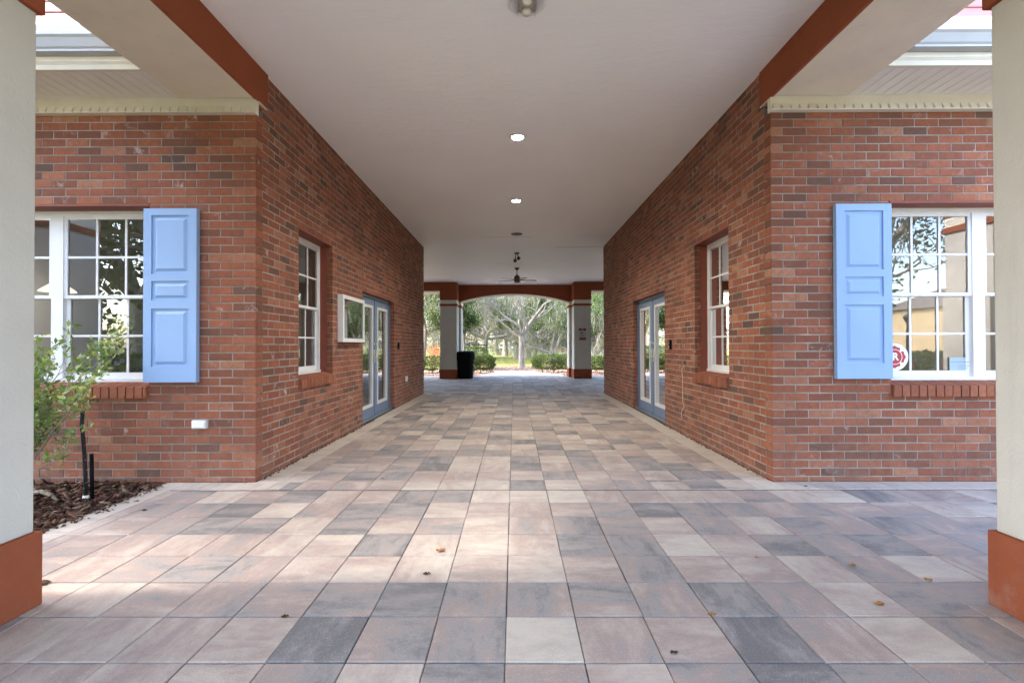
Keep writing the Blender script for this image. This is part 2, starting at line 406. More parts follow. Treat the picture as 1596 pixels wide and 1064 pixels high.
for yy in (18.7,):
    x = -6.9
    while x < 6.9: bord(x, x + .105, 18.704, 18.92); x += .105
tag(b.build('paving_border', M['paver']), kind='structure')
# slab rows between corridor border rows in front of the corridor mouth
b = MB()
for i in range(-8, 9):
    x0 = max(px + i * W, XL + .235); x1 = min(px + (i + 1) * W, XR - .33)
    if x1 - x0 > .04:
        b.tint = (rnd.choice((.2, .5, .55, .75, .8)), rnd.random(), rnd.random()); b.cbox(x0 + .002, x1 - .002, Y1 - .213, Y1 - .002, -.02, 0, .0028)
tag(b.build('paved_threshold', M['paver']), kind='structure')
# sunny walk beyond the far pillars, narrowing between the beds
walk = MB(); 
for j in range(0, 11):
    y0 = 18.93 + j * .32; t = j / 10; xl = -1.35 + .45 * min(1, t * 1.3); xr = 2.15 - 1.15 * min(1, t * 1.3)
    x = xl
    while x < xr - .1:
        walk.tint = (rnd.gauss(.85, .05), rnd.random(), rnd.random()); walk.cbox(x + .003, min(x + .32, xr) - .003, y0 + .003, y0 + .317, -.03, 0, .003); x += .32
tag(walk.build('garden_path', M['paver']), kind='structure')
poly('mulch_ring', [(.35 + 2.5 * math.cos(a * math.pi / 12) * (1.0 + .06 * math.sin(5 * a)), 25.2 + 3.0 * math.sin(a * math.pi / 12)) for a in range(24)], -.035, M['rmulch'])
poly('planting_bed', [(-9, 18.93), (-1.37, 18.93), (-1.3, 20), (-1.0, 22.4), (-1.8, 24.5), (-9, 25)], -.03, M['rmulch'])
poly('planting_bed', [(9, 18.93), (2.17, 18.93), (1.7, 20), (1.15, 22.4), (1.9, 24.4), (9, 24)], -.031, M['rmulch'])
plane('flower_bed', -9, BED, -3, Y1, -.035, M['mulch'])
plane('planting_bed', -9, -7, 4.2, 18.9, -.036, M['soil']); plane('planting_bed', 7, 9, 4.2, 18.9, -.036, M['soil'])
plane('road', -400, 400, 102, 112, -.05, M['asphalt'])
plane('parking_lot', -60, 60, -60, -22, -.05, M['asphalt'])

# mulch chips
g = np.random.default_rng(3)
def chips(name, n, xr, yr, z, mat, size, seed, hump=.03):
    g = np.random.default_rng(seed); V = []; F = []; T = []
    P = np.stack([g.uniform(*xr, n), g.uniform(*yr, n), g.uniform(0, hump, n) + z], 1)
    a = g.uniform(0, 2 * math.pi, n); L = size * g.uniform(.4, 1.4, n); Wd = L * g.uniform(.12, .35, n); tz = g.normal(0, .3, n)
    d = np.stack([np.cos(a) * np.cos(tz), np.sin(a) * np.cos(tz), np.sin(tz)], 1); e = np.stack([-np.sin(a), np.cos(a), g.normal(0, .25, n)], 1)
    up = np.cross(d, e); h = (.004 + .006 * g.random(n))[:, None]
    c = []
    for sz in (0, 1):
        for sx, sy in ((-1, -1), (1, -1), (1, 1), (-1, 1)): c.append(P + d * (sx * L * .5 * (.8 if sy > 0 else 1))[:, None] + e * (sy * Wd * .5)[:, None] + up * h * sz)
    V = np.stack(c, 1).reshape(-1, 3); F = (np.arange(n)[:, None, None] * 8 + np.array(CUBE_F)[None]).reshape(-1, 4)
    r = g.random(n); T = np.repeat(np.stack([r, r, r], 1), 8, 0)
    return tag(np_mesh(name, V, F, T, mat), kind='stuff')
def chipmat(name, stops):
    k = NT(name); k.bsdf(rough=.85, spec=.2); tc, r, gg, bb = k.attr(); k.l(k.ramp(r, stops), k.b.inputs['Base Color']); return k.m
cm = chipmat('mulch_chip', [(0, (.03, .017, .012)), (.5, (.085, .042, .027)), (.85, (.16, .085, .055)), (1, (.26, .19, .14))])
wl = chips('wall_debris', 240, (XL + .006, XL + .05), (4.25, 7.6), .001, cm, .013, 15, .006); tag(wl, 'fine dark debris gathered at the foot of the left corridor wall', 'debris')
wl = chips('wall_debris', 150, (XR - .045, XR - .006), (4.25, 7.4), .001, cm, .012, 16, .005); tag(wl, 'fine dark debris gathered at the foot of the right corridor wall', 'debris')
tag(chips('bed_spill', 70, (BED - .02, BED + .13), (2.6, 4.15), .002, cm, .028, 17, .006), 'few bark chips spilled from the bed onto the paving edge', 'debris', kind='stuff')
tag(chips('wood_mulch', 9000, (-5.2, BED + .03), (1.5, 4.17), -.03, cm, .075, 5, .045), 'dark brown shredded bark mulch in the bed by the left pillar', 'mulch', kind='stuff')
cm2 = chipmat('pine_chip', [(0, (.16, .09, .06)), (.5, (.35, .23, .17)), (1, (.55, .42, .33))])
o1 = chips('leaf_litter', 5000, (-2.0, 2.6), (22.4, 28), -.03, cm2, .10, 6, .02); tag(o1, 'pale reddish leaf mulch around the big oak trunk', 'mulch', kind='stuff')
o2 = chips('leaf_litter', 6000, (-6, -1.5), (18.95, 23), -.025, cm2, .09, 8, .02); tag(o2, 'brown leaf litter under the hedges left of the path', 'mulch', kind='stuff')
o3 = chips('leaf_litter', 6000, (2.0, 6), (18.95, 23), -.025, cm2, .09, 9, .02); tag(o3, 'brown leaf litter under the hedges right of the path', 'mulch', kind='stuff')
# ================================================================ brick work
BL, BH, BW, J = .204, .0636, .102, .010
PL, PH = BL + J, BH + J
VOFF = .0245
def brick_panel(b, u0, u1, v0, v1, holes, corner0=None, corner1=None, proud=.007, phase=0.0):
    """bricks in the panel's (u, v, w) frame, face at w=0; corner0/1: True -> quoin at that end with parity"""
    row = 0; v = v0 - VOFF; vmin = v0
    while v < v1 - .012:
        vt = min(v + BH, v1)
        vb = max(v, vmin)
        par = row % 2
        # list of brick intervals
        iv = []
        if corner1 is not None:      # laid from the u1 end
            u = u1; first = True; hd = (par == corner1)
            while u > u0 + .01:
                Lb = BW if (first and hd) else BL
                if first and hd: u = u1 - BW - J; first = False; continue      # header end comes from the other wall's first brick
                iv.append((max(u - Lb, u0), u, first)); u -= Lb + J; first = False
        else:
            u = u0; first = True; hd = (par == corner0) if corner0 is not None else False
            if corner0 is None: u = u0 - (PL * .5 if par else 0) - phase
            while u < u1 - .01:
                if first and hd: u = u0 + BW + J; first = False; continue
                a = max(u, u0); e = min(u + BL, u1)
                if e - a > .012: iv.append((a, e, first and corner0 is not None))
                u += BL + J; first = False
        for a, e, q in iv:
            pcs = [(a, e)]
            for (h0, h1, k0, k1) in holes:
                if vt - .02 <= k0 or v + .02 >= k1: continue
                nx = []
                for (s0, s1) in pcs:
                    if s1 <= h0 or s0 >= h1: nx.append((s0, s1)); continue
                    if s0 < h0 - .02: nx.append((s0, h0))
                    if s1 > h1 + .02: nx.append((h1, s1))
                pcs = nx
            for (s0, s1) in pcs:
                r = rnd.random(); r = rnd.uniform(.0, .25) if r < .065 else (rnd.gauss(.34, .10) if r < .42 else rnd.gauss(.62, .18))
                b.tint = (min(1, max(0, r)), rnd.random(), rnd.random() ** 2)
                p = rnd.uniform(-.0012, .0016); dpt = BW if q else .03
                b.cbox(s0, s1, vb + rnd.uniform(-.0008, .0008), vt + rnd.uniform(-.0008, .0008), -dpt, p, .0022)
        v += PH; row += 1
def mortar(b, u0, u1, v0, v1, holes, w_=-.0035, t=.10):
    holes = [(h[0] - .007, h[1] + .007, h[2] - .007, h[3] + .007) for h in holes]
    us = sorted({u0, u1, *[min(max(x, u0), u1) for h in holes for x in h[:2]]}); vs = sorted({v0, v1, *[min(max(x, v0), v1) for h in holes for x in h[2:]]})
    for a, c in zip(us, us[1:]):
        for d, e in zip(vs, vs[1:]):
            m1, m2 = (a + c) / 2, (d + e) / 2
            if any(h[0] < m1 < h[1] and h[2] < m2 < h[3] for h in holes): continue
            b.box(a, c, d, e, w_ - t, w_)
def sill(b, u0, u1, z, depth_back, proj=.035):
    """rowlock sill: bricks on edge, sloping top"""
    u = u0
    while u < u1 - .01:
        e = min(u + .0636, u1); r = min(1, max(0, rnd.gauss(.6, .12))); b.tint = (r, rnd.random(), rnd.random() ** 2 * .5)
        j = rnd.uniform(-.002, .002)
        pr = [(-depth_back, z + .035), (proj + j, z), (proj + j, z - .098), (0.004, z - .098), (-depth_back, z - .06)]
        vs = [(u, q, p) for p, q in pr] + [(e, q, p) for p, q in pr]; n = 5
        b.add(vs, [(i, (i + 1) % n, n + (i + 1) % n, n + i) for i in range(n)] + [(4, 3, 2, 1, 0), (5, 6, 7, 8, 9)])
        u = e + .010
WT, WB = 34 * (.0736) - .0245, -.36 + H          # window opening top / sill top
def build_window(parent, tf, u0, u1, units, name_label, rec=.155, cols=3, flip=False):
    """double-hung units in one opening; returns frame mesh part"""
    top = WT - .02; bot = WB + .012; f = MB(tf); fr = .045; w0, w1 = -rec - .05, -rec
    # outer frame + mullions
    f.box(u0, u1, top - fr, top, w0, w1); f.box(u0, u1, bot, bot + .05, w0, w1 + .012)
    f.box(u0, u0 + fr, bot + .05, top - fr, w0, w1); f.box(u1 - fr, u1, bot + .05, top - fr, w0, w1)
    wd = (u1 - u0) / units; edges = []
    for i in range(units):
        a = u0 + i * wd + (fr if i == 0 else .055); e = u0 + (i + 1) * wd - (fr if i == units - 1 else .055); edges.append((a, e))
        if i: f.box(u0 + i * wd - .055, u0 + i * wd + .055, bot + .05, top - fr, w0, w1 + .004)
    fo = f.build('window', M['white'], parent, name_label)
    mid = (top + bot) / 2 + .012
    for (a, e) in edges:
        for k, (z0, z1, wo, wi) in enumerate(((mid - .02, top - fr, -rec - .008, -rec - .032), (bot + .05, mid + .012, -rec - .034, -rec - .058))):
            sb = MB(tf); st = .030 if k == 0 else .036
            sb.box(a, e, z1 - st, z1, wi, wo); sb.box(a, e, z0, z0 + (st if k == 0 else .055), wi, wo)
            zb = z0 + (st if k == 0 else .055)
            sb.box(a, a + st, zb, z1 - st, wi, wo); sb.box(e - st, e, zb, z1 - st, wi, wo)
            zt = z1 - st; ua, ue = a + st, e - st; m = .010
            for c in range(1, cols):
                x = ua + (ue - ua) * c / cols; sb.box(x - m, x + m, zb, zt, wi + .006, wo - .004)
            zz = (zb + zt) / 2
            for c in range(cols):
                xa = ua + (ue - ua) * c / cols + (m if c else 0); xe = ua + (ue - ua) * (c + 1) / cols - (m if c < cols - 1 else 0)
                sb.box(xa, xe, zz - m, zz + m, wi + .006, wo - .004)
            sb.build('sash', M['white'], fo)
            gb = MB(tf); wm = (wo + wi) / 2; gb.add([(ua, zb, wm), (ue, zb, wm), (ue, zt, wm), (ua, zt, wm)], [(0, 1, 2, 3)]); gb.build('pane', M['glass'], fo)
    return fo
def reveal(parent, tf, u0, u1, rec=.155, brickrec=.075):
    rb = MB(tf); rb.box(u0, u1, WT - .02, WT - .001, -rec - .05, -.012); rb.box(u0, u1, WT - .02, WT + .0, -.0118, .002)
    rb.box(u0 - .01, u0 + .012, WB + .01, WT - .021, -rec - .002, -brickrec); rb.box(u1 - .012, u1 + .01, WB + .01, WT - .021, -rec - .002, -brickrec)
    return rb.build('lintel', M['redtrim'], parent)
# ---- local frames: (u, v, w) -> world, w is outwards from the wall face
def f_front(u, v, w_): return (u, Y1 - w_, v)
def f_left(u, v, w_): return (XL + w_, u, v)
def f_right(u, v, w_): return (XR - w_, u, v)
def sides(b, u0, u1, v0, v1, holes, hb=.075):
    """brick returns inside an opening"""
    for (h0, h1, k0, k1) in holes:
        for (uu, sgn) in ((h0, 1), (h1, -1)):
            tf0 = b.tf
            b.tf = (lambda uu, sgn, tf0: lambda u, v, w_: tf0(uu + sgn * w_, v, -u))(uu, sgn, tf0)
            row = round((k0 - v0 + VOFF) / PH)
            v = v0 - VOFF + row * PH
            while v < k1 - .012:
                b.tint = (min(1, max(0, rnd.gauss(.5, .15))), rnd.random(), rnd.random() ** 2)
                if v >= k0 - .02: b.cbox(.0315, hb, max(v, k0), min(v + BH, k1), -.02, .005, .002)
                v += PH
            b.tf = tf0
def building(side):
    L = side < 0; X = XL if L else XR; sg = -1 if L else 1
    fs = f_left if L else f_right
    lab = ('left brick building with blue shuttered window and glass double doors' if L else
           'right brick building with blue shutter and round red sticker in its window')
    root = empty('brick_building', (X, 8.0, 0), lab, 'building', 'pair of brick buildings')
    FT = 2.06 + H; CT = 2.504 + H
    # front wall (faces the camera)
    wo = 3.25 if L else 3.335        # inner edge of the front window opening
    wo2 = 5.19
    if L: fh = [(-wo2, -wo, WB - .06, WT)]; u0, u1 = -7.2, XL
    else: fh = [(wo, wo2, WB - .06, WT)]; u0, u1 = XR, 7.2
    b = MB(f_front); b.smooth = False
    if L: brick_panel(b, u0, u1, 0, FT, fh, corner1=0)
    else: brick_panel(b, u0, u1, 0, FT, fh, corner0=0)
    sides(b, u0, u1, 0, FT, [(h[0], h[1], WB - .02, WT) for h in fh])
    sill(b, fh[0][0] - .0, fh[0][1] + (.0), WB, .12)
    b.cur = 1; mortar(b, u0 + (0 if L else .009), u1 - (.009 if L else 0), 0, FT, fh); b.box(u0 if L else XR + .109, (XL - .109) if L else u1, FT, 2.504 + H, -.2, -.02)
    b.build('wall', [M['brick'], M['mortar']], root)
    # corridor wall
    sh = [(5.02, 5.96, WB - .06, WT), (7.15, 9.04, -.2, .829 + H)]
    b = MB(fs)
    brick_panel(b, Y1, Y2, 0, CT, sh, corner0=1)
    sides(b, Y1, Y2, 0, CT, [(5.02, 5.96, WB - .02, WT), (7.15, 9.04, 0, .829 + H)])
    sill(b, 5.02, 5.955, WB, .12)
    b.cur = 1; mortar(b, Y1 + .109, Y2, 0, CT, sh, w_=-.0014)
    b.build('wall', [M['brick'], M['mortar']], root)
    # far end wall, outer end walls, back
    b = MB(lambda u, v, w_: (u, Y2 + w_, v))
    a0, a1 = (-7.2, XL) if L else (XR, 7.2)
    b.box(a0, a1, 0, CT, -.1, 0); b.build('end_wall', M['mortar'], root)
    b = MB(); xo = sg * 7.2
    b.box(min(xo, xo - sg * .1), max(xo, xo - sg * .1), Y1 + .11, Y2 - .1, 0, CT); b.build('end_wall', M['mortar'], root)
    b = MB(); b.box(min(xo, xo - sg * .1), max(xo, xo - sg * .1), Y2 + .001, 17.10, 0, 2.29 + H); b.build('porch_shade_wall', M['stucco'], root)  # unseen wall, added to block side light and darken the far porch
    # interior lining
    b = MB(); x0, x1 = (-7.0, XL - .30) if L else (XR + .30, 7.0)
    y0, y1 = Y1 + .30, 9.6
    b.box(x0, x1, y0, y1 + 2, -.01, .03, mat=1)
    b.box(x0, x1, y1, y1 + .05, .03, 3.0, mat=0); b.box(x0, x1, y0, y1, 3.0, 3.05, mat=0)
    b.box(x0 - .05 if L else x1, x0 if L else x1 + .05, y0, y1, .03, 3.0, mat=0)
    b.build('interior_lining', [M['int_'], M['intf']], root)
    # windows
    if L: build_window(root, f_front, -wo2, -wo, 2, 'wide white framed window left of the left blue shutter')
    else: build_window(root, f_front, wo, wo2, 2, 'wide white framed window right of the right blue shutter')
    reveal(root, f_front, fh[0][0], fh[0][1])
    build_window(root, fs, 5.02, 5.96, 1, 'narrow white sash window in the corridor wall'); reveal(root, fs, 5.02, 5.96)
    # door frame and leaves
    d0, d1, dt = 7.15, 9.04, .829 + H; f = MB(fs); rc = -.085
    f.box(d0, d1, dt - .04, dt - .001, rc - .09, rc); f.box(d0, d0 + .045, .0, dt - .04, rc - .09, rc); f.box(d1 - .045, d1, .0, dt - .04, rc - .09, rc)
    fo = f.build('door_frame', M['blue'], root)
    t = MB(fs); t.box(d0 + .045, d1 - .045, -.001, .022, -.2, -.03); t.build('threshold', M['silver'], fo)
    l = MB(fs); l.box(d0, d1, dt, dt + .012, -.1, .004); l.build('steel_lintel', M['redtrim'], fo)
    for k in range(2):
        a = d0 + .048 + k * .900; e = a + .893; z0, z1 = .026, dt - .044; s = MB(fs); w0, w1 = rc - .055, rc - .012
        ga, ge, gz0, gz1 = a + .125, e - .125, .19, 1.88
        s.box(a, ga, z0, z1, w0, w1); s.box(ge, e, z0, z1, w0, w1); s.box(ga, ge, z0, gz0, w0, w1); s.box(ga, ge, gz1, z1, w0, w1)
        lo = s.build('door', M['blue'], root)
        q = MB(fs); t = .045
        q.box(ga, ge, gz0, gz0 + t, w0 + .01, w1 + .010); q.box(ga, ge, gz1 - t, gz1, w0 + .01, w1 + .010)
        q.box(ga, ga + t, gz0 + t, gz1 - t, w0 + .01, w1 + .010); q.box(ge - t, ge, gz0 + t, gz1 - t, w0 + .01, w1 + .010)
        q.build('glazing_frame', M['white'], lo)
        p = MB(fs); wm = (w0 + w1) / 2; p.add([(ga + t, gz0 + t, wm), (ge - t, gz0 + t, wm), (ge - t, gz1 - t, wm), (ga + t, gz1 - t, wm)], [(0, 1, 2, 3)]); p.build('pane', M['doorglass'], lo)
        hx = e - .055 if k == 0 else a + .055; hd = MB(fs)
        hd.box(hx - .02, hx + .02, .92, 1.14, w1, w1 + .010); hd.box(hx - .018, hx + .018, 1.22, 1.26, w1, w1 + .014)
        hd.tube([(hx, 1.0, w1 + .01), (hx, 1.0, w1 + .05), (hx + (-.10 if k == 0 else .10), 1.0, w1 + .055)], .009)
        hd.build('handle', M['silver'], lo)
    ast = MB(fs); xm = d0 + .048 + .8965; ast.box(xm - .02, xm + .012, .026, dt - .044, rc - .0115, rc - .004); ast.build('astragal', M['blue'], fo)
    # frieze with dentils under the eave
    fz0, fz1 = FT, 2.2 + H
    x0, x1 = (-7.2, XL + .012) if L else (XR - .012, 7.2)
    b = MB(); b.box(x0, x1, Y1 - .028, Y1 + .02, fz0, fz1)
    x = x0 + .02
    while x < x1 - .03:
        b.prism([(Y1 - .028, fz0 + .070), (Y1 - .052, fz0 + .012), (Y1 - .028, fz0 + .012)], x, x + .052, (1, 2, 0)); x += .0785
    b.box(x0, x1, Y1 - .056, Y1 - .0285, fz0, fz0 + .010); b.build('dentil_frieze', M['offw'], root)
    # ribbed vinyl soffit
    bx = 2.945 if L else 2.945
    xa, xb = (-7.2, -bx - .002) if L else (bx + .002, 7.2)
    b = MB(); x = xa
    while x < xb: b.box(x, min(x + .094, xb), 3.735, Y1 - .0, fz1, fz1 + .02); x += .1
    b.box(xa, xb, 3.735, Y1, fz1 + .012, fz1 + .03); b.build('soffit', M['soffit'], root)
    # fascia moulding + gutter + drip edge (lofted profiles)
    z = fz1
    b = MB(); b.prism([(3.734, z - .012), (3.700, z - .012), (3.690, z + .020), (3.672, z + .040), (3.672, z + .075), (3.734, z + .075)], xa, xb, (1, 2, 0)); b.build('fascia', M['offw'], root)
    b = MB(); b.prism([(3.700, z + .076), (3.640, z + .078), (3.612, z + .082), (3.612, z + .098), (3.600, z + .110), (3.575, z + .165), (3.560, z + .180), (3.560, z + .200), (3.575, z + .200), (3.590, z + .16), (3.625, z + .10), (3.7, z + .1)], xa, xb, (1, 2, 0)); b.build('gutter', M['gutter'], root)
    b = MB(); b.prism([(3.585, z + .20), (3.56, z + .25), (3.575, z + .285), (3.70, z + .285), (3.70, z + .20)], xa, xb, (1, 2, 0)); b.build('drip_edge', M['white'], root)
    b = MB()
    for i in range(4):
        zz = z + .286 + i * .13; b.prism([(3.60 + i * .06, zz), (3.60 + i * .06, zz + .012), (3.665 + i * .06, zz + .13), (3.72 + i * .06, zz + .13), (3.72 + i * .06, zz)], xa, xb, (1, 2, 0))
    b.box(xa, xb, 3.9, Y2 + .4, z + .80, z + .85)
    b.build('roof', M['coral'], root)
    rebase(root)
    return root
bl = building(-1); br = building(1)

# ================================================================ shutters
def shutter(x0, x1, z0, z1, label):
    yb, yf = Y1 - .004, Y1 - .048; w_, h = x1 - x0, z1 - z0; root = empty('window_shutter', ((x0 + x1) / 2, Y1 - .02, z0), label, 'shutter', 'blue window shutters')
    pa, pb = x0 + .150 * w_, x1 - .150 * w_; P = [(z1 - .376 * h, z1 - .039 * h), (z1 - .53 * h, z1 - .418 * h), (z1 - .911 * h, z1 - .577 * h)]
    b = MB(); b.box(x0, pa, yf, yb, z0, z1); b.box(pb, x1, yf, yb, z0, z1)
    zz = [z0] + [q for p in P[::-1] for q in p] + [z1]
    for i in range(0, 8, 2): b.box(pa, pb, yf, yb, zz[i], zz[i + 1])
    b.build('stile_frame', M['shutter'], root)
    for (a, e) in P:
        b = MB(); y0 = yf + .014; b.box(pa, pb, y0, yb, a, e)
        m1, m2 = .024, .046    # raised field with bevel
        v = [(pa + m1, y0, a + m1), (pb - m1, y0, a + m1), (pb - m1, y0, e - m1), (pa + m1, y0, e - m1),
             (pa + m2, yf + .002, a + m2), (pb - m2, yf + .002, a + m2), (pb - m2, yf + .002, e - m2), (pa + m2, yf + .002, e - m2)]
        b.add(v, [(0, 1, 5, 4), (1, 2, 6, 5), (2, 3, 7, 6), (3, 0, 4, 7), (4, 5, 6, 7)]); b.build('raised_panel', M['shutter'], root)
    rebase(root)
shutter(-3.265, -2.795, -.318 + H, 1.215 + H, 'blue three-panel shutter on the left building, beside the bush')
shutter(2.828, 3.312, -.300 + H, 1.232 + H, 'blue three-panel shutter on the right building, beside the round sticker')

# ================================================================ porch: ceiling, beams, pillars
root = empty('covered_walkway_roof', (0, 8, 2.504 + H), 'flat pale ceiling spanning between the two brick buildings with red edge beams', 'ceiling')
CZ = 2.504 + H
b = MB()
b.prism([(-4.2, CZ), (12.0, CZ), (17.1, 2.30 + H), (19.2, 2.27 + H), (19.2, 2.6 + H), (-4.2, CZ + .3)], -2.60, 2.60, (1, 2, 0))
b.build('ceiling', M['ceil'], root)
for sg in (-1, 1):
    b = MB(); xs = sorted((sg * 2.60, sg * 7.4)); b.prism([(12.02, CZ), (17.1, 2.30 + H), (19.2, 2.27 + H), (19.2, 2.6 + H), (12.02, CZ + .3)], xs[0], xs[1], (1, 2, 0)); b.build('ceiling', M['ceil'], root)
    # beam from near pillar to the wall: red inner face, cream underside
    xi, xo = sg * 2.27, sg * 2.945; yb0, yb1 = -4.2, 4.34; zb = 2.185 + H
    a0, a1 = sorted((xi, sg * 2.295)); b = MB(); b.box(a0, a1, yb0, yb1, zb, CZ - .001); b.build('beam_face', M['red'], root)
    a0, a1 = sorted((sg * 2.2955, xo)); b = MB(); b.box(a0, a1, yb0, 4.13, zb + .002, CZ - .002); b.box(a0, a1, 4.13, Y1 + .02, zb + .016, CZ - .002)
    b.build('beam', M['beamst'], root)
    b = MB(); a0, a1 = sorted((xi, sg * 2.2955)); b.box(a0 , a1 , Y1 + .001, yb1, zb - .006, zb - .0005); b.build('beam_lip', M['offw'], root)
    # far beams
    a0, a1 = sorted((sg * 2.69, sg * 7.4)); b = MB(); b.box(a0, a1, 17.12, 17.85, 1.99 + H, 2.301 + H); b.build('beam_face', M['red'], root)
    b = MB(); b.box(a0, a1, 17.13, 17.84, 1.955 + H, 1.989 + H); b.build('beam_trim', M['offw'], root)
# ceiling board joints (hairline cracks)
b = MB()
def crack(p, q, n=14, amp=.006, wid=.006):
    pts = [(p[0] + (q[0] - p[0]) * i / n + rnd.uniform(-amp, amp), p[1] + (q[1] - p[1]) * i / n + rnd.uniform(-amp, amp)) for i in range(n + 1)]
    for (x0, y0), (x1, y1) in zip(pts, pts[1:]):
        zc = lambda yy: (CZ if yy < 12 else CZ - .04 * (yy - 12)) - .0015
        b.add([(x0, y0 - wid, zc(y0 - wid)), (x1, y1 - wid, zc(y1 - wid)), (x1, y1 + wid, zc(y1 + wid)), (x0, y0 + wid, zc(y0 + wid))], [(0, 1, 2, 3)])
crack((1.05, 12.05), (2.25, 11.98), wid=.010); crack((-.75, 10.9), (.45, 10.9), wid=.008); crack((-.55, 14.0), (-.1, 14.1), wid=.006)
b.build('joint_crack', M['crack'], root)
# arched header at the far end
arch = MB(); n = 28; xa = 2.085; zs, za = 1.628 + H, 1.932 + H; rr = ((za - zs) ** 2 + xa ** 2) / (2 * (za - zs)); cz = za - rr
arc = [(-xa + 2 * xa * i / n, cz + math.sqrt(rr * rr - (-xa + 2 * xa * i / n) ** 2)) for i in range(n + 1)]
for (x0, z0), (x1, z1) in zip(arc, arc[1:]):
    arch.add([(x0, 17.86, z0 + .022), (x1, 17.86, z1 + .022), (x1, 17.86, 2.29 + H), (x0, 17.86, 2.29 + H)], [(0, 1, 2, 3)])
arch.build('arch_header', M['red'], root)
arch = MB()
for (x0, z0), (x1, z1) in zip(arc, arc[1:]):
    arch.add([(x0, 17.855, z0), (x1, 17.855, z1), (x1, 17.855, z1 + .022), (x0, 17.855, z0 + .022), (x0, 18.5, z0), (x1, 18.5, z1), (x0, 18.5, 2.29 + H), (x1, 18.5, 2.29 + H)],
             [(0, 1, 2, 3), (0, 4, 5, 1), (4, 6, 7, 5)])
arch.build('arch_trim', M['stucco'], root)
rebase(root)

def pillar(name, x0, x1, y0, y1, top, label, group, zs=(1.43, 1.512, 1.65), base=.335, pil=None):
    root = empty(name, ((x0 + x1) / 2, (y0 + y1) / 2, 0), label, 'pillar', group); e = .022
    def ring(nm, z0, z1, g_, m):
        b = MB(); b.box(x0 - g_, x1 + g_, y0 - g_, y1 + g_, z0, z1)
        if pil: b.box(pil[0] - g_ * .7, pil[1] + g_ * .7, pil[2] - g_ * .7, pil[3] + g_ * .7, z0, z1 - .001)
        o = b.build(nm, m, root); bv = o.modifiers.new('edge', 'BEVEL'); bv.width = .006; bv.segments = 2
    ring('base', 0, base, e, M['red']); ring('shaft', base, zs[0] + H, 0, M['stucco']); ring('collar', zs[0] + H, zs[1] + H, e, M['red'])
    ring('neck', zs[1] + H, zs[2] + H, .004, M['offw']); ring('capital', zs[2] + H, top, .014, M['red'])
    rebase(root); return root
for sg in (-1, 1):
    s = 'left' if sg < 0 else 'right'
    xa, xb = sorted((sg * 2.24, sg * 2.92)); dx = .0 if sg < 0 else -.012
    pillar('pillar', xa + dx, xb + dx, 1.25, 2.196, 2.184 + H, f'large cream pillar with red base cut by the {s} edge of the photo', 'cream stucco pillars', (1.566, 1.65, 1.79), .345)  # near side stretched out of view to keep sun off the foreground slabs
    xa, xb = sorted((sg * 2.08, sg * 2.682))
    if sg > 0: xa, xb = 2.187, 2.80
    px0, px1 = sorted((sg * 2.085, sg * 2.187 if sg > 0 else -2.5))
    if sg > 0: pl = (2.085, 2.5, 17.86, 18.5); 
    else: pl = (-2.5, -2.0, 17.86, 18.5)
    pillar('pillar', xa, xb, 17.12, 17.80, 2.30 + H, 'far cream pillar with the black trash can beside it' if sg < 0 else 'far cream pillar with a small red and white sign on it', 'cream stucco pillars', pil=pl)
    # outer pillars beside the porch (seen mirrored in the window glass)
    xa, xb = sorted((sg * (6.18 if sg > 0 else 5.97), sg * 6.86))
    pillar('pillar', xa, xb, 1.95, 2.63, 2.5 + H, f'cream pillar seen only as a reflection in the {s} front window', 'cream stucco pillars', (1.566, 1.65, 1.79), .345)
    xa, xb = sorted((sg * 6.6, sg * 7.3))
    pillar('pillar', xa, xb, 17.12, 17.80, 2.30 + H, f'outer far pillar hidden behind the {s} brick building', 'cream stucco pillars')

# ================================================================ ceiling fixtures
def cz(y): return CZ if y < 12 else CZ - .04 * (y - 12)
def downlight(x, y, label):
    root = empty('downlight', (x, y, CZ), label, 'ceiling light', 'recessed downlights')
    b = MB(); b.lathe([(.072, 0.0), (.095, -.001), (.098, -.007), (.085, -.013), (.074, -.012), (.072, -.002)], (x, y, CZ), 32); b.build('trim_ring', M['white'], root)
    b = MB(); b.lathe([(.0715, -.006), (.0715, -.003)], (x, y, CZ), 32); b.build('lens', M['lamp'], root)
    rebase(root)
    ld = bpy.data.lights.new('downlight_lamp', 'SPOT'); ld.energy = 26; ld.spot_size = R(150); ld.spot_blend = .8; ld.shadow_soft_size = .07; ld.color = (1, .90, .76)
    lo = bpy.data.objects.new('downlight_lamp', ld); col.objects.link(lo); lo.location = (0, 0, -.03); lo.parent = root
downlight(.05, 5.65, 'lit recessed ceiling light nearest the camera'); downlight(.045, 8.15, 'lit recessed ceiling light further down the corridor ceiling')
# two-bulb flush fixture, cut by the top edge
x, y = .10, 3.42
root = empty('flush_ceiling_light', (x, y, CZ), 'round unlit ceiling fixture with an exposed bulb at the top edge', 'ceiling light')
b = MB(); b.lathe([(.138, 0), (.140, -.012), (.130, -.022), (.118, -.018), (.104, -.006)], (x, y, CZ), 40); b.build('trim_ring', M['white'], root)
b = MB(); b.box(x - .062, x + .062, y - .112, y + .112, CZ - .013, CZ - .0075); b.build('reflector', M['reflector'], root)
for s in (-1, 1):
    b = MB(); b.prism([(s * .064, -.108), (s * .068, -.108), (s * .068, .108), (s * .064, .108)], 0, .035, (0, 1, 2)); 
    b.v = [(vx + x, vy + y, CZ - .036 + vz) for vx, vy, vz in b.v]; b.build('side_plate', M['silver'], root)
for s in (-1, 1):
    b = MB(); b.lathe([(.0, -.062), (.024, -.058), (.036, -.042), (.032, -.022), (.018, -.006)], (x + .0, y + s * .055, CZ), 18); b.build('bulb', M['bulb'], root)
rebase(root)
x, y = .07, 10.6
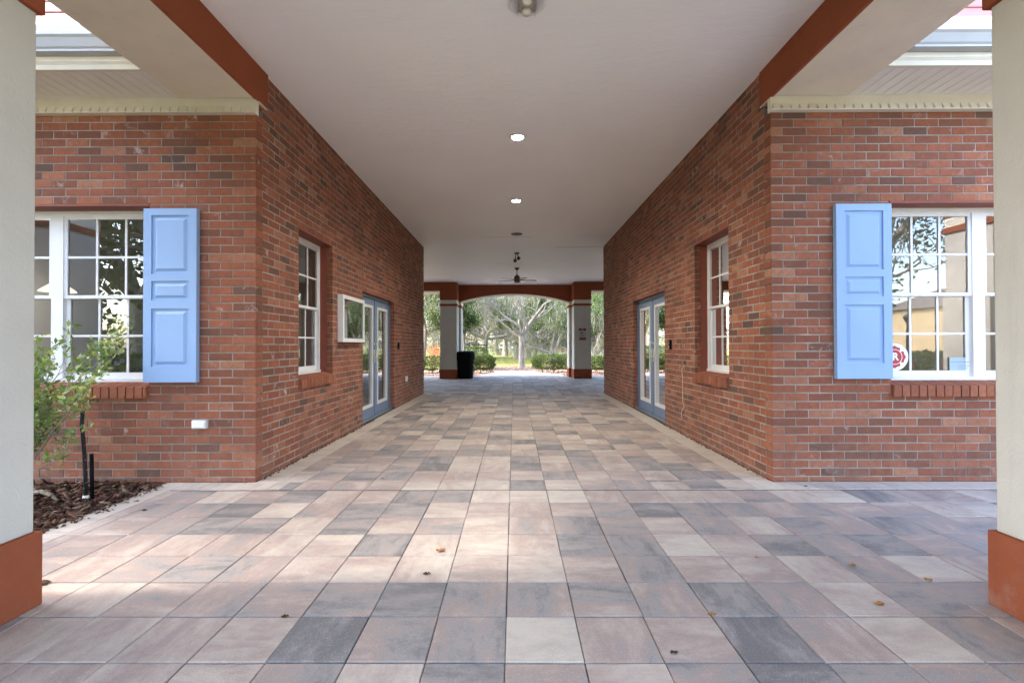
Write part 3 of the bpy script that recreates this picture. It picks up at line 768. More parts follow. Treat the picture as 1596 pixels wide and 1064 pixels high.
root = empty('ceiling_vent', (x, y, CZ), 'small dark oval vent in the ceiling in front of the fan', 'vent')
b = MB(); b.lathe([(.13, 0), (.13, -.006), (.10, -.012), (.095, -.004)], (x, y, CZ), 24); b.build('rim', M['dgrey'], root)
b = MB(); [b.box(x - .08, x + .08, y - .07 + k * .035, y - .06 + k * .035, CZ - .011, CZ - .005) for k in range(5)]; b.build('louvre', M['bronze'], root); rebase(root)
# twin-head flood light
x, y = .085, 12.65; z = cz(y)
root = empty('twin_floodlight', (x, y, z), 'small dark two-headed flood light on the ceiling before the fan', 'flood light')
b = MB(); b.lathe([(.07, 0), (.07, -.02), (.03, -.035), (.012, -.036)], (x, y, z), 20); b.build('mount_plate', M['bronze'], root)
for s, dz in ((-1, -.19), (1, -.13)):
    b = MB(); b.tube([(x + s * .02, y, z - .02), (x + s * .035, y, z - .09), (x + s * .04, y - .01, z + dz + .04)], .011); b.build('arm', M['bronze'], root)
    b = MB(); c = Vector((x + s * .045, y - .02, z + dz)); b.tube([c + Vector((0, .05, .03)), c + Vector((0, 0, 0)), c + Vector((0, -.05, -.03))], [.025, .035, .05], 14); h = b.build('lamp_head', M['bronze'], root)
rebase(root)
# ceiling fan
x, y = .10, 14.63; z = cz(y)
root = empty('ceiling_fan', (x, y, z), 'dark bronze ceiling fan with thin flat blades near the arch', 'ceiling fan')
b = MB(); b.lathe([(.075, 0), (.072, -.02), (.045, -.055), (.02, -.07)], (x, y, z), 20); b.build('canopy', M['bronze'], root)
b = MB(); b.tube([(x, y, z - .06), (x, y, z - .22)], .012); b.build('downrod', M['bronze'], root)
b = MB(); b.lathe([(.02, -.20), (.045, -.235), (.082, -.26), (.092, -.29), (.092, -.40), (.075, -.45), (.05, -.46)], (x, y, z), 24); b.build('motor', M['bronze'], root)
b = MB(); b.lathe([(.05, -.455), (.048, -.475), (.02, -.485)], (x, y, z), 20); b.build('light_cap', M['silver'], root)
for k in range(5):
    a = R(10 + 72 * k); b = MB(); d = Vector((math.cos(a), math.sin(a), 0)); e = Vector((-math.sin(a), math.cos(a), 0)) ; c = Vector((x, y, z - .37)); vs = []
    for t, wd in ((.07, .022), (.16, .035), (.35, .055), (.55, .060), (.62, .045)):
        for sd_, zz in ((-1, .012), (1, -.012)):
            for tk in (0, .006): p = c + d * t + e * sd_ * wd + Vector((0, 0, zz - .02 * t + tk)); vs.append(tuple(p))
    fs = []
    for i in range(4):
        o = i * 4; fs += [(o, o + 4, o + 6, o + 2), (o + 1, o + 3, o + 7, o + 5), (o, o + 1, o + 5, o + 4), (o + 2, o + 6, o + 7, o + 3)]
    fs += [(0, 2, 3, 1), (16, 17, 19, 18)]; b.add(vs, fs); b.build('blade', M['bronze'], root)
rebase(root)

# ================================================================ things on the walls
def wall_box(name, tf, u, v, w0, hu, hv, d, mat, label, cat, extra=None, group=None):
    loc = tf(u, v, 0); root = empty(name, loc, label, cat, group)
    b = MB(tf); b.cbox(u - hu, u + hu, v - hv, v + hv, w0, w0 + d, .006); b.build('cover', mat, root)
    if extra: extra(root)
    rebase(root); return root
def out_extra(tf, u, v):
    def f(root):
        b = MB(tf); b.box(u - .055, u + .055, v - .022, v + .026, .035, .042); b.build('flap', M['stickw'], root)
        b = MB(tf); b.tube([(u - .05, v + .034, .03), (u + .05, v + .034, .03)], .006, 8); b.build('hinge', M['white'], root)
    return f
wall_box('outdoor_outlet', f_front, -2.784, -.692 + H, -.005, .062, .036, .040, M['white'], 'white covered outlet low on the left front brick wall', 'outlet', out_extra(f_front, -2.784, -.692 + H))
wall_box('outdoor_outlet', f_left, 10.0, -.705 + H, -.005, .035, .055, .04, M['white'], 'small white outlet low on the corridor wall past the left doors', 'outlet', out_extra(f_left, 10.0, -.705 + H) if False else None)
def rd_extra(tf, u, v):
    def f(root):
        b = MB(tf); b.box(u - .022, u + .022, v + .01, v + .05, .034, .036); b.build('display', M['dgrey'], root)
        b = MB(tf); b.box(u - .01, u + .01, v - .04, v - .025, .034, .0375); b.build('button', M['silver'], root)
    return f
wall_box('card_reader', f_left, 9.33, -.005 + H, -.005, .038, .062, .038, M['black'], 'black card reader on the brick just past the left doors', 'card reader', rd_extra(f_left, 9.33, -.005 + H))
wall_box('card_reader', f_right, 6.86, .005 + H, -.005, .030, .068, .035, M['black'], 'black card reader on the brick before the right doors', 'card reader', rd_extra(f_right, 6.86, .005 + H))
# thin hanging wire on the right wall
b = MB(f_right); pts = []
for (px_, py_) in ((1066, 563), (1067, 570), (1063, 576), (1064, 590), (1064, 610), (1064, 626), (1066, 634), (1062, 642), (1062, 655)):
    D = 735 * 2.283 / (px_ - 801); pts.append((D, (538 - py_) / 735 * D + H, .006 + rnd.uniform(0, .004)))
b.tube(pts, .0035, 6); tag(b.build('loose_cable', M['curtain']), 'thin pale cable hanging down the right corridor brick wall', 'cable')
wall_box('junction_box', f_right, 6.33, -.235 + H, -.005, .03, .022, .03, M['dbark'], 'small dark fixture at the top of the pale cable', 'junction box')
# notice cabinet
u0, u1, v0, v1 = 6.12, 7.0, .05 + H, .67 + H; root = empty('notice_cabinet', (XL, 6.56, v0), 'white wall-mounted notice cabinet with glass front beside the left doors', 'notice cabinet')
b = MB(f_left); d = .075; t = .05
b.box(u0, u1, v0, v0 + t, 0.003, d); b.box(u0, u1, v1 - t, v1, .003, d); b.box(u0, u0 + t, v0 + t, v1 - t, .003, d); b.box(u1 - t, u1, v0 + t, v1 - t, .003, d)
b.build('cabinet_frame', M['white'], root)
b = MB(f_left); b.box(u0 + t, u1 - t, v0 + t, v1 - t, .003, .012); b.build('backing_board', M['curtain'], root)
b = MB(f_left); q = d - .012; b.add([(u0 + t, v0 + t, q), (u1 - t, v0 + t, q), (u1 - t, v1 - t, q), (u0 + t, v1 - t, q)], [(0, 1, 2, 3)]); b.build('pane', M['doorglass'], root)
rebase(root)
for a, e, z0, z1, lb in ((6.22, 6.43, .15, .50, 'white notice sheet pinned left inside the cabinet'), (6.46, 6.66, .11, .42, 'white notice sheet pinned in the middle of the cabinet'), (6.7, 6.9, .2, .5, 'white notice sheet pinned right inside the cabinet')):
    b = MB(f_left); b.box(a, e, z0 + H, z1 + H, .0125, .0145); tag(b.build('notice_sheet', M['paper']), lb, 'notice', 'notice sheets in the cabinet')
# sign on the far right pillar
D = 17.12; X0, X1 = (902 - 801) / 735 * D, (913.3 - 801) / 735 * D; Z1, Z0 = (538 - 512) / 735 * D + H, (538 - 530) / 735 * D + H
root = empty('parking_sign', ((X0 + X1) / 2, D, Z0), 'small red and white warning sign on the far right pillar', 'sign')
b = MB(); b.box(X0, X1, D - .012, D - .003, Z0, Z1); b.build('sign_face', M['signw'], root)
b = MB(); hh = Z1 - Z0; b.box(X0, X1, D - .0145, D - .0125, Z1 - hh * .17, Z1); b.build('red_band', M['signr'], root); b = MB(); b.box(X0, X1, D - .0145, D - .0125, Z0, Z0 + hh * .07)
b.box(X0 + .03, X1 - .01, D - .0145, D - .0125, Z0 + hh * .09, Z0 + hh * .20); b.build('red_band', M['signr'], root)
b = MB(); xm = (X0 + X1) / 2; b.box(xm - .05, xm + .05, D - .0165, D - .0147, Z1 - hh * .11, Z1 - hh * .06); b.build('header_text', M['signw'], root)
b = MB(); b.lathe([(.0, 0), (.032, .001), (.032, .003), (0, .004)], (0, 0, 0), 12); b.v = [(vx + xm - .02, D - .0125 - vz, vy + Z1 - hh * .37) for vx, vy, vz in b.v]
for k in range(3): b.box(xm - .07, xm + .06, D - .0145, D - .0125, Z1 - hh * (.58 + k * .05), Z1 - hh * (.565 + k * .05))
b.build('symbol', M['dgrey'], root); rebase(root)
# round window sticker with red cross and R (firefighter truss sign) - behind the pane
yg = Y1 + .155 + .046 - .008; cx, cy = (1391.5 - 801) / 735 * yg, (538 - 557.5) / 735 * yg + H; r0 = .128
root = empty('window_sticker', (cx, yg, cy), 'round white window sticker with a red cross emblem and letter R', 'sticker')
def disc(name, prof, y, mat, thick=.002):
    b = MB(); b.prism([(cx + px_, cy + pz_) for px_, pz_ in prof], y - thick, y, (0, 2, 1)); return b.build(name, mat, root)
circ = lambda r, n=48: [(r * math.cos(2 * math.pi * k / n), r * math.sin(2 * math.pi * k / n)) for k in range(n)]
disc('disc', circ(r0), yg, M['stickw'])
cr = []
for q in range(4):
    a0 = q * math.pi / 2
    for t, r in ((-36, .088), (-32, .098), (-16, .094), (0, .106), (16, .094), (32, .098), (36, .088), (45, .066)): cr.append((r * math.cos(a0 + R(t)), r * math.sin(a0 + R(t))))
disc('cross', cr, yg - .0025, M['stickr']); 
b = MB(); n = 40
for k in range(n):
    t0, t1 = 2 * math.pi * k / n, 2 * math.pi * (k + 1) / n
    b.add([(cx + r_ * math.cos(t), yg - .0052, cy + r_ * math.sin(t)) for t in (t0, t1) for r_ in (.066, .071)], [(0, 1, 3, 2)])
for q in range(4):
    a = R(45 + 90 * q); d = Vector((math.cos(a), 0, math.sin(a))); e = Vector((-math.sin(a), 0, math.cos(a))); c = Vector((cx, yg - .0053, cy))
    b.add([tuple(c + d * u + e * v) for u, v in ((.068, -.007), (.10, -.007), (.10, .007), (.068, .007))], [(0, 1, 2, 3)])
b.build('ring', M['stickw'], root)
def text(txt, size, loc, mat, parent, name='lettering', rot=(math.pi / 2, 0, 0), bold=.0):
    cu = bpy.data.curves.new(name, 'FONT'); cu.body = txt; cu.size = size; cu.extrude = .0008; cu.align_x = 'CENTER'; cu.align_y = 'CENTER'; cu.offset = bold
    ob = bpy.data.objects.new(name, cu); col.objects.link(ob); dg = bpy.context.evaluated_depsgraph_get(); me = bpy.data.meshes.new_from_object(ob.evaluated_get(dg))
    bpy.data.objects.remove(ob); ob = bpy.data.objects.new(name, me); col.objects.link(ob); me.materials.clear(); me.materials.append(mat)
    ob.location = loc; ob.rotation_euler = rot; return ob
rebase(root)
tx = text('R', .095, (0, -.007, 0), M['stickw'], root, bold=.003); tx.parent = root
tx.location = (.004, -.007, 0)
# card in the window
yg2 = yg; x0, x1 = (1476.6 - 801) / 735 * yg2, (1510.5 - 801) / 735 * yg2; z1 = (538 - 558.5) / 735 * yg2 + H; z0 = z1 - .125
b = MB(); b.box(x0, x1, yg2 - .003, yg2, z0, z1); c = tag(b.build('window_card', M['card']), 'blue-grey card in the lower corner of the right front window', 'card')
b = MB(); b.box(x0 + .01, x1 - .01, yg2 - .0045, yg2 - .0031, z1 - .045, z1 - .040); b.box(x0 + .08, x1 - .02, yg2 - .0045, yg2 - .0031, z1 - .078, z1 - .074); b.box(x0 + .08, x1 - .03, yg2 - .0045, yg2 - .0031, z1 - .098, z1 - .095); b.build('printed_lines', M['cardd'], c)

# trash can
x, y = (726 - 801) / 735 * 17.35, 17.35
root = empty('trash_can', (x, y, 0), 'tall black trash can with hooded lid against the far left pillar', 'trash can')
def sq(b, levels):
    vs = []; n = 16
    for hw, z in levels:
        for k in range(n):
            t = 2 * math.pi * (k + .5) / n; c_, s_ = math.cos(t), math.sin(t); m = max(abs(c_), abs(s_)) ** .65; vs.append((x + hw * c_ / m, y + hw * s_ / m, z))
    b.add(vs, [(i * n + k, i * n + (k + 1) % n, (i + 1) * n + (k + 1) % n, (i + 1) * n + k) for i in range(len(levels) - 1) for k in range(n)] + [tuple(range(n)), tuple((len(levels) - 1) * n + k for k in range(n))])
b = MB(); sq(b, [(.25, 0), (.262, .02), (.305, .68), (.312, .70)]); b.build('bin', M['black'], root)
b = MB(); sq(b, [(.332, .68), (.338, .72), (.334, .91), (.31, .975), (.22, 1.0)]); b.build('lid', M['black'], root)
b = MB(); b.box(x - .18, x + .18, y - .326, y - .316, .78, .90); b.build('flap', M['black'], root); rebase(root)

# pipe stake by the bush
x, y = -3.37, 3.70
root = empty('hose_stake', (x, y, 0), 'black weathered irrigation pipe standing in the mulch by the bush', 'pipe')
b = MB(); b.tube([(x - .025, y, .70), (x - .03, y, .60), (x - .012, y, .40), (x, y, .2), (x + .006, y, -.03)], .0135, 10); b.build('riser_pipe', M['hosemat'], root)
b = MB(); b.tube([(x + .030, y + .02, .36), (x + .038, y + .02, -.03)], .013, 10); b.build('stake', M['black'], root)
b = MB(); b.lathe([(.020, 0), (.023, .01), (.022, .05), (.018, .06)], (x + .005, y, -.02), 12); b.build('coupling', M['bulb'], root); rebase(root)

# fallen branch in the bed
b = MB(); b.tube([(-3.95, 3.75, .02), (-3.80, 3.78, .045), (-3.68, 3.74, .03), (-3.55, 3.66, .01)], [.012, .018, .017, .008], 8); tag(b.build('fallen_branch', M['bark']), 'short bent grey branch lying in the mulch behind the bush', 'branch')

# fallen leaves on the paving (pixel -> ground)
def gp(px_, py_): D = 735 * H / (py_ - 538); return ((px_ - 801) / 735 * D, D)
fl = [(683, 857, .040, 0, 'curled tan leaf lying left of centre on the paving'), (1325, 879, .026, 0, 'small brown leaf on the pavers nearest the right wall'),
      (1444, 903, .030, 0, 'brown leaf beside the base of the right pillar'), (1368, 941, .034, 0, 'larger round brown leaf left of the right pillar base'),
      (665, 892, .028, 1, 'dark curled leaf on the dark paver left of centre'), (1105, 955, .026, 0, 'thin brown leaf on the joint right of centre'),
      (1045, 1014, .022, 1, 'tiny dark seed near the bottom edge right of centre'), (445, 958, .024, 1, 'small dark leaf on the joint in the left foreground'),
      (70, 908, .045, 1, 'dark leaf touching the left pillar base'), (226, 794, .030, 1, 'dark leaf on the pale pavers beside the mulch bed'),
      (212, 780, .026, 1, 'small dark leaf at the border of the mulch bed'), (1254, 758, .024, 1, 'small dark speck of leaf under the right front wall'),
      (595, 745, .022, 1, 'small dark leaf on the pavers before the left window'), (1175, 868, .02, 0, 'tiny orange leaf on the paver joint at right')]
for i, (a, c, s, dk, lb) in enumerate(fl):
    gx, gy = gp(a, c); s *= .78; b = MB(); n = 12; th = rnd.uniform(0, 6); vs = [(0, 0, .004)]
    for k in range(n):
        t = 2 * math.pi * k / n; r = s * (1 if k % 2 else .72) * (1 + .5 * math.cos(t)); vs.append((r * math.cos(t + th), .7 * r * math.sin(t + th), .002 + .010 * abs(math.sin(2 * t)) * s / .03))
    b.add([(vx + gx, vy + gy, vz) for vx, vy, vz in vs], [(0, 1 + k, 1 + (k + 1) % n) for k in range(n)])
    tag(b.build('fallen_leaf', M['ddark'] if dk else M['dleaf']), lb, 'leaf', 'fallen leaves on the paving')

# ================================================================ inside the left room: chair + pendant
x, y = -4.25, 5.3
root = empty('office_chair', (x, y, .03), 'dark chair behind the glass of the left front window', 'chair')
b = MB(); b.prism([(x - .24, .75), (x + .24, .75), (x + .28, 1.10), (x + .22, 1.22), (x - .22, 1.22), (x - .28, 1.10)], y - .02, y + .03, (0, 2, 1)); b.build('backrest', M['dgrey'], root)
b = MB(); b.box(x - .25, x + .25, y, y + .5, .46, .53); b.build('seat', M['dgrey'], root)
for s in (-1, 1):
    b = MB(); b.tube([(x + s * .27, y + .02, .9), (x + s * .31, y + .25, .74), (x + s * .27, y + .4, .5)], .02, 8); b.build('armrest', M['dgrey'], root)
    for t in (0, 1): b = MB(); b.tube([(x + s * .22, y + .05 + t * .4, .46), (x + s * .25, y + .02 + t * .46, .03)], .015, 8); b.build('leg', M['dgrey'], root)
rebase(root)
def pendant(x, y, z, label):
    root = empty('pendant_lamp', (x, y, 3.0), label, 'lamp', 'pendant lamps')
    b = MB(); b.tube([(x, y, 3.0), (x, y, z + .15)], .006, 6); b.build('cord', M['black'], root)
    b = MB(); b.lathe([(.03, .16), (.06, .13), (.19, .02), (.20, 0)], (x, y, z), 24); b.build('lamp_shade', M['lampdim'], root); rebase(root)
    ld = bpy.data.lights.new('pendant_bulb', 'POINT'); ld.energy = 2.6; ld.shadow_soft_size = .12; ld.color = (1, .92, .80)
    lo = bpy.data.objects.new('pendant_bulb', ld); col.objects.link(lo); lo.parent = root; lo.location = (0, 0, z - 3.0 - .15)
pendant(-6.22, 6.4, 1.95, 'glowing pendant lamp seen inside through the left front window')
pendant(5.9, 7.6, 2.1, 'added pendant lamp that brightens the room inside the right building')  # added lamp with no visible source, lifts the dark right interior
# pale vertical curtain panels behind the corridor windows
for f, nm in ((f_left, 'left'), (f_right, 'right')):
    b = MB(f); n = 24; u0, u1 = 6.2, 7.1; vs = []
    for i in range(n + 1):
        for z in (.75, 2.6): vs.append((u0 + (u1 - u0) * i / n, z, -.36 + .02 * math.sin(i * 1.9)))
    b.add(vs, [(2 * i, 2 * i + 2, 2 * i + 3, 2 * i + 1) for i in range(n)]); o = b.build('curtain', M['curtain']); tag(o, f'beige curtain hanging inside the {nm} corridor window', 'curtain', 'curtains'); 

# ================================================================ plants
def grow(rg, p, d, L, r, depth, out, spread=.7, rise=.15, kids=(3, 4), shrink=.68, seg=5, wob=.22):
    """recursive limb: appends (points, radii, depth) to out"""
    pts = [p.copy()]; rr = [r]; q = p.copy(); dd = d.normalized()
    for i in range(seg):
        dd = (dd + Vector((rg.gauss(0, wob), rg.gauss(0, wob), rg.gauss(0, wob) + rise * .3))).normalized(); q = q + dd * L / seg
        pts.append(q.copy()); rr.append(r * (1 - .55 * (i + 1) / seg))
    out.append((pts, rr, depth))
    if depth <= 0: return
    for k in range(rg.randint(*kids)):
        t = rg.uniform(.35, 1.0) if k else 1.0; i = min(seg, max(1, int(t * seg))); ax = Vector((rg.gauss(0, 1), rg.gauss(0, 1), rg.gauss(0, .6)))
        nd = (dd + ax.normalized() * spread * rg.uniform(.6, 1.3) + Vector((0, 0, rise))).normalized()
        grow(rg, pts[i], nd, L * shrink * rg.uniform(.8, 1.15), rr[i] * .72, depth - 1, out, spread, rise, kids, shrink, seg, wob)
def tree(name, base, th, tr, limbs, seed, label, group=None, depth=3, leafn=12000, leafsize=.16, mat='leaf', bark='bark', blob=.55, moss=0, mosslen=1.0, cat='tree', rise=.15, spread=.7, shrink=.68, lean=(0, 0), mossmat='moss', crown_from=0):
    rg = random.Random(seed); root = empty(name, base, label, cat, group); B = Vector(base); out = []
    top = B + Vector((lean[0], lean[1], th)); mid = B + Vector((lean[0] * .4, lean[1] * .4, th * .5))
    out.append(([B + Vector((0, 0, -.1)), B + Vector((0, 0, .15)), mid, top], [tr * 1.45, tr * 1.1, tr * .95, tr * 1.0], 9))
    for (dx, dy, dz, L, r, off) in limbs:
        grow(rg, top + Vector((0, 0, off)), Vector((dx, dy, dz)), L, r, depth, out, spread, rise, (2, 4), shrink)
    b = MB()
    for pts, rr, dp in out:
        if min(rr) < .003 and dp == 0: pass
        b.tube(pts, rr, 9 if dp == 9 else (7 if rr[0] > .05 else 4), cap=False)
    b.build('trunk', M[bark], root)
    ends = np.array([tuple(q) for pts, rr, dp in out if dp <= 1 and dp >= 0 for q in pts[2:]])
    g = np.random.default_rng(seed)
    if leafn:
        # leaves gather in clumps so the crown keeps holes
        cl = ends[g.integers(0, len(ends), max(60, leafn // 40))]; idx = g.integers(0, len(cl), leafn)
        P = cl[idx] + g.normal(0, 1, (leafn, 3)) * blob * g.uniform(.25, 1, len(cl))[idx][:, None] * .6
        P = P[P[:, 2] > crown_from]
        leaves('crown', P, leafsize, M[mat], root, seed, .55)
    if moss:
        cand = np.array([tuple(q) for pts, rr, dp in out if 0 <= dp <= 2 for q in pts[1:]]); A = cand[g.integers(0, len(cand), moss // 14)]
        A = np.repeat(A, 14, 0) + g.normal(0, .13, (len(A) * 14, 3)); n = len(A); L = g.uniform(.3, 1.0, n) * mosslen * g.uniform(.4, 1, n); a = g.uniform(0, math.pi, n); wd = g.uniform(.006, .018, n)
        A = A[:]; e = np.stack([np.cos(a) * wd, np.sin(a) * wd, np.zeros(n)], 1); sw = g.normal(0, .06, (n, 3)); sw[:, 2] = 0
        dn = np.stack([np.zeros(n), np.zeros(n), -L], 1)
        V = np.stack([A - e, A + e, A + e * .8 + dn * .5 + sw, A - e * .8 + dn * .5 + sw, A + dn + sw * 1.6 + e * .2, A + dn + sw * 1.6 - e * .2], 1).reshape(-1, 3)
        F = (np.arange(n)[:, None, None] * 6 + np.array([(0, 1, 2, 3), (3, 2, 4, 5)])[None]).reshape(-1, 4)
        r = np.clip(g.normal(.5, .25, n), 0, 1); T = np.repeat(np.stack([r, r, r], 1), 6, 0)
        np_mesh('hanging_moss', V, F, T, M[mossmat], root)
    rebase(root); return root
def hedge(base, sx, sy, h, seed, label, n=9000, ls=.055, group='clipped hedges', foot=.12, mat='hleaf', flowers=0):
    n = int(n * 1.9); root = empty('hedge', (base[0], base[1], 0), label, 'hedge', group); g = np.random.default_rng(seed)
    x0, y0 = base[0], base[1]
    # points on a superellipsoid shell, with lumps
    d = g.normal(0, 1, (n, 3)); d /= np.abs(d).max(1)[:, None] ** .75 * np.linalg.norm(d, axis=1)[:, None] ** .25
    m = (np.abs(d) ** 5).sum(1) ** .2; d = d / m[:, None]
    lump = 1 + .05 * np.sin(d[:, 0] * sx * 6 + seed) + .05 * np.sin(d[:, 1] * 7 + d[:, 0] * sx * 3) + .04 * np.sin(d[:, 2] * 9 + d[:, 0] * 11)
    dep = 1 - np.abs(g.normal(0, .10, n)); P = d * np.array([sx / 2, sy / 2, (h - foot) / 2]) * (lump * dep)[:, None] + np.array([x0, y0, foot + (h - foot) / 2])
    keep = P[:, 2] > foot * .4 + g.random(n) * .15; P = P[keep]; leaves('foliage', P, ls * .75, M[mat], root, seed, .6, .6)
    b = MB(); rg = random.Random(seed)
    for k in range(int(max(5, sx * 7))):
        x = x0 + rg.uniform(-.42, .42) * sx; y = y0 + rg.uniform(-.3, .3) * sy; p = [(x, y, -.05)]
        for t in (.3, .6, .85): p.append((x + rg.gauss(0, .12), y + rg.gauss(0, .10), h * t))
        b.tube(p, [.014, .011, .008, .005], 5)
    b.build('stems', M['dbark'], root)
    if flowers: 
        c = P[g.integers(0, len(P), 6)]; c[:, 2] = np.maximum(c[:, 2], h * .75); c = np.repeat(c, flowers // 6, 0) + g.normal(0, .05, (flowers // 6 * 6, 3)); leaves('blossom', c, .05, M['pink'], root, seed + 5, .9)
    rebase(root); return root

# --- bush by the left pillar: stems first, then leaves along the twigs
root = empty('azalea_bush', (-3.72, 3.45, 0), 'sparse leafy bush in the mulch behind the left pillar', 'bush'); rg = random.Random(12); out = []
for k in range(9):
    a = rg.uniform(0, 6.28); d = Vector((math.cos(a) * .26 + .04, math.sin(a) * .25, 1)); grow(rg, Vector((-3.74 + rg.gauss(0, .06), 3.45 + rg.gauss(0, .05), -.02)), d, rg.uniform(.66, .94), .011, 2, out, .62, .22, (3, 4), .58, 5, .16)
for (dx, dz, L) in ((.75, .5, .42), (.55, .95, .55), (.5, .6, .36)):
    grow(rg, Vector((-3.68, 3.45, .25 if L < .5 else .4)), Vector((dx, .0, dz)), L, .008, 1, out, .6, .15, (3, 4), .55, 5, .16)
b = MB()
for pts, rr, dp in out: b.tube(pts, rr, 6 if dp == 2 else 4, cap=False)
b.build('stems', M['bark'], root)
P = []; g = np.random.default_rng(4)
for pts, rr, dp in out:
    if dp > 1: continue
    for q in (pts[1:] if dp == 0 else pts[3:]):
        for _ in range(5 if dp == 0 else 1): P.append(tuple(q + Vector(g.normal(0, .022, 3))))
P = np.array(P); print('bush leaves', len(P)); leaves('foliage', P, .050, M['bleaf'], root, 4, .45, .5); rebase(root)

# --- far garden
tree('oak_tree', (.42, 25.9, -.03), 1.75, .165,
     [(-1.0, -.1, .62, 2.6, .085, -.1), (-.35, .1, 1.15, 2.7, .10, 0), (.25, .15, 1.2, 2.7, .10, 0), (.95, -.2, .75, 2.5, .075, -.05), (.1, -.7, 1.0, 2.3, .065, 0), (1.3, .1, .16, 1.7, .04, -.2), (-1.4, .0, .22, 1.6, .04, .25), (0, .9, .8, 2.3, .065, 0)],
     21, 'big mossy oak with forked pale trunk standing centred in the far arch', depth=4, leafn=5000, leafsize=.07, mat='mleaf', blob=.5, moss=5000, mosslen=.45, shrink=.72, spread=.75)
tree('oak_tree', (2.9, 34.5, -.03), .35, .28,
     [(-.75, 0, .8, 3.0, .12, 0), (-.45, .1, 1.1, 3.2, .13, 0), (-.1, 0, 1.2, 3.2, .14, 0), (.2, .1, 1.2, 3.2, .13, 0), (.55, 0, .9, 3.0, .12, 0), (1.0, 0, .55, 2.7, .10, 0), (-1.0, -.1, .5, 2.6, .09, 0)],
     33, 'green multi-stemmed oak behind the right hedge, right of the light pole', depth=3, leafn=36000, leafsize=.13, blob=.95, moss=2500, shrink=.70, crown_from=2.3)
bgl = [(-5.2, 36, 2.2, .24, 41, 'mleaf', 'mossy oak furthest left behind the big hedge', 8000, 7000), (-2.6, 42, 2.0, .30, 42, 'mleaf', 'grey mossy oak with arched limbs just left of the big oak', 9000, 10000),
       (-1.0, 55, 2.2, .3, 43, 'mleaf', 'distant pale oak far behind the big oak trunk', 9000, 9000), (6.2, 47, 2.2, .3, 44, 'leaf', 'distant green oak at the right end of the arch', 14000, 4000),
       (1.5, 50, 2.4, .3, 45, 'mleaf', 'distant pale oak directly behind the light pole', 9000, 9000), (-8.5, 50, 2.4, .3, 46, 'leaf', 'distant dark oak beyond the left gap', 14000, 4000),
       (9.5, 40, 2.3, .25, 47, 'leaf', 'distant oak beyond the gap right of the right pillar', 14000, 3000), (-14, 44, 2.4, .3, 48, 'leaf', 'outermost distant oak at far left', 9000, 2000), (14, 50, 2.4, .3, 49, 'leaf', 'outermost distant oak at far right', 9000, 2000)]
for (x, y, th, tr, sd_, mt, lb, ln, ms) in bgl:
    rg = random.Random(sd_); lm = []
    for k in range(6): a = rg.uniform(0, 6.28); lm.append((math.cos(a), math.sin(a) * .8, rg.uniform(.45, 1.3), rg.uniform(2.8, 4.0), tr * .55, rg.uniform(-.3, 0)))
    tree('oak_tree', (x, y, -.03), th, tr, lm, sd_, lb, 'oaks in the park beyond the arch', depth=3, leafn=int(ln * 1.8), leafsize=.13, mat=mt, blob=1.0, moss=int(ms * .8), mosslen=.9, shrink=.74)
# small dark evergreen left in the arch, trees in the side gaps
tree('holly_tree', (-2.3, 21.8, -.03), 1.75, .05, [(0, 0, 1, 1.5, .05, 0), (.4, 0, .9, 1.0, .03, 0), (-.4, .2, .9, 1.0, .03, 0), (.1, -.4, .9, 1.0, .03, 0), (.3, .3, .4, .6, .03, 0), (-.3, -.2, .4, .6, .03, 0)], 61,
     'small dark evergreen with narrow crown just right of the far left pillar', depth=2, leafn=9000, leafsize=.085, mat='hleaf', bark='dbark', blob=.38, rise=.3, spread=.55)
tree('oak_tree', (-4.55, 23.4, -.03), 2.0, .13, [(-.3, 0, 1, 1.8, .08, 0), (.4, .1, 1, 1.8, .08, 0), (.1, -.5, .9, 1.6, .06, 0), (.7, .2, .5, 1.4, .05, -.3)], 62,
     'leafy tree with twin grey trunk in the gap left of the far left pillar', depth=3, leafn=14000, leafsize=.11, blob=.6, lean=(.15, 0), moss=1200)
tree('oak_tree', (3.95, 23.6, -.03), .4, .10, [(-.5, 0, 1, 2.0, .06, 0), (.3, .1, 1.1, 2.0, .07, 0), (.6, 0, .8, 1.9, .05, 0), (-.1, -.3, 1.1, 1.8, .05, 0)], 63,
     'thin multi-stemmed tree in the gap right of the far right pillar', depth=3, leafn=11000, leafsize=.10, blob=.6, moss=1000)
hedge((-2.62, 25.0), 2.5, 1.4, 1.15, 71, 'tall dark clipped hedge behind the trash can and lower hedge', 12000)
hedge((-1.62, 20.9), 1.55, .9, .80, 72, 'low bright green hedge just right of the trash can', 10000)
hedge((2.05, 21.3), 2.35, .9, .78, 73, 'low bright green hedge right of the path inside the arch', 12000)
hedge((-3.9, 20.6), 2.0, .9, .74, 74, 'hedge left of the far left pillar, seen in the gap', 8000)
hedge((3.95, 20.6), 1.4, .9, .72, 75, 'hedge right of the far right pillar, seen in the gap', 7000)
g = np.random.default_rng(77); Pt = np.array([-4.05, 24.3, .75]) + g.normal(0, 1, (900, 3)) * np.array([.28, .2, .24]); root = empty('ti_plant', (-4.05, 24.3, 0), 'orange-red shrub glowing behind the hedge in the left gap', 'shrub')
leaves('foliage', Pt, .09, M['orange'], root, 9, .3); b = MB(); [b.tube([(-4.05 + .03 * k, 24.3, -.03), (-4.05 + .08 * k, 24.3, .7)], .012, 5) for k in (-2, 0, 2)]; b.build('stems', M['dbark'], root); rebase(root)
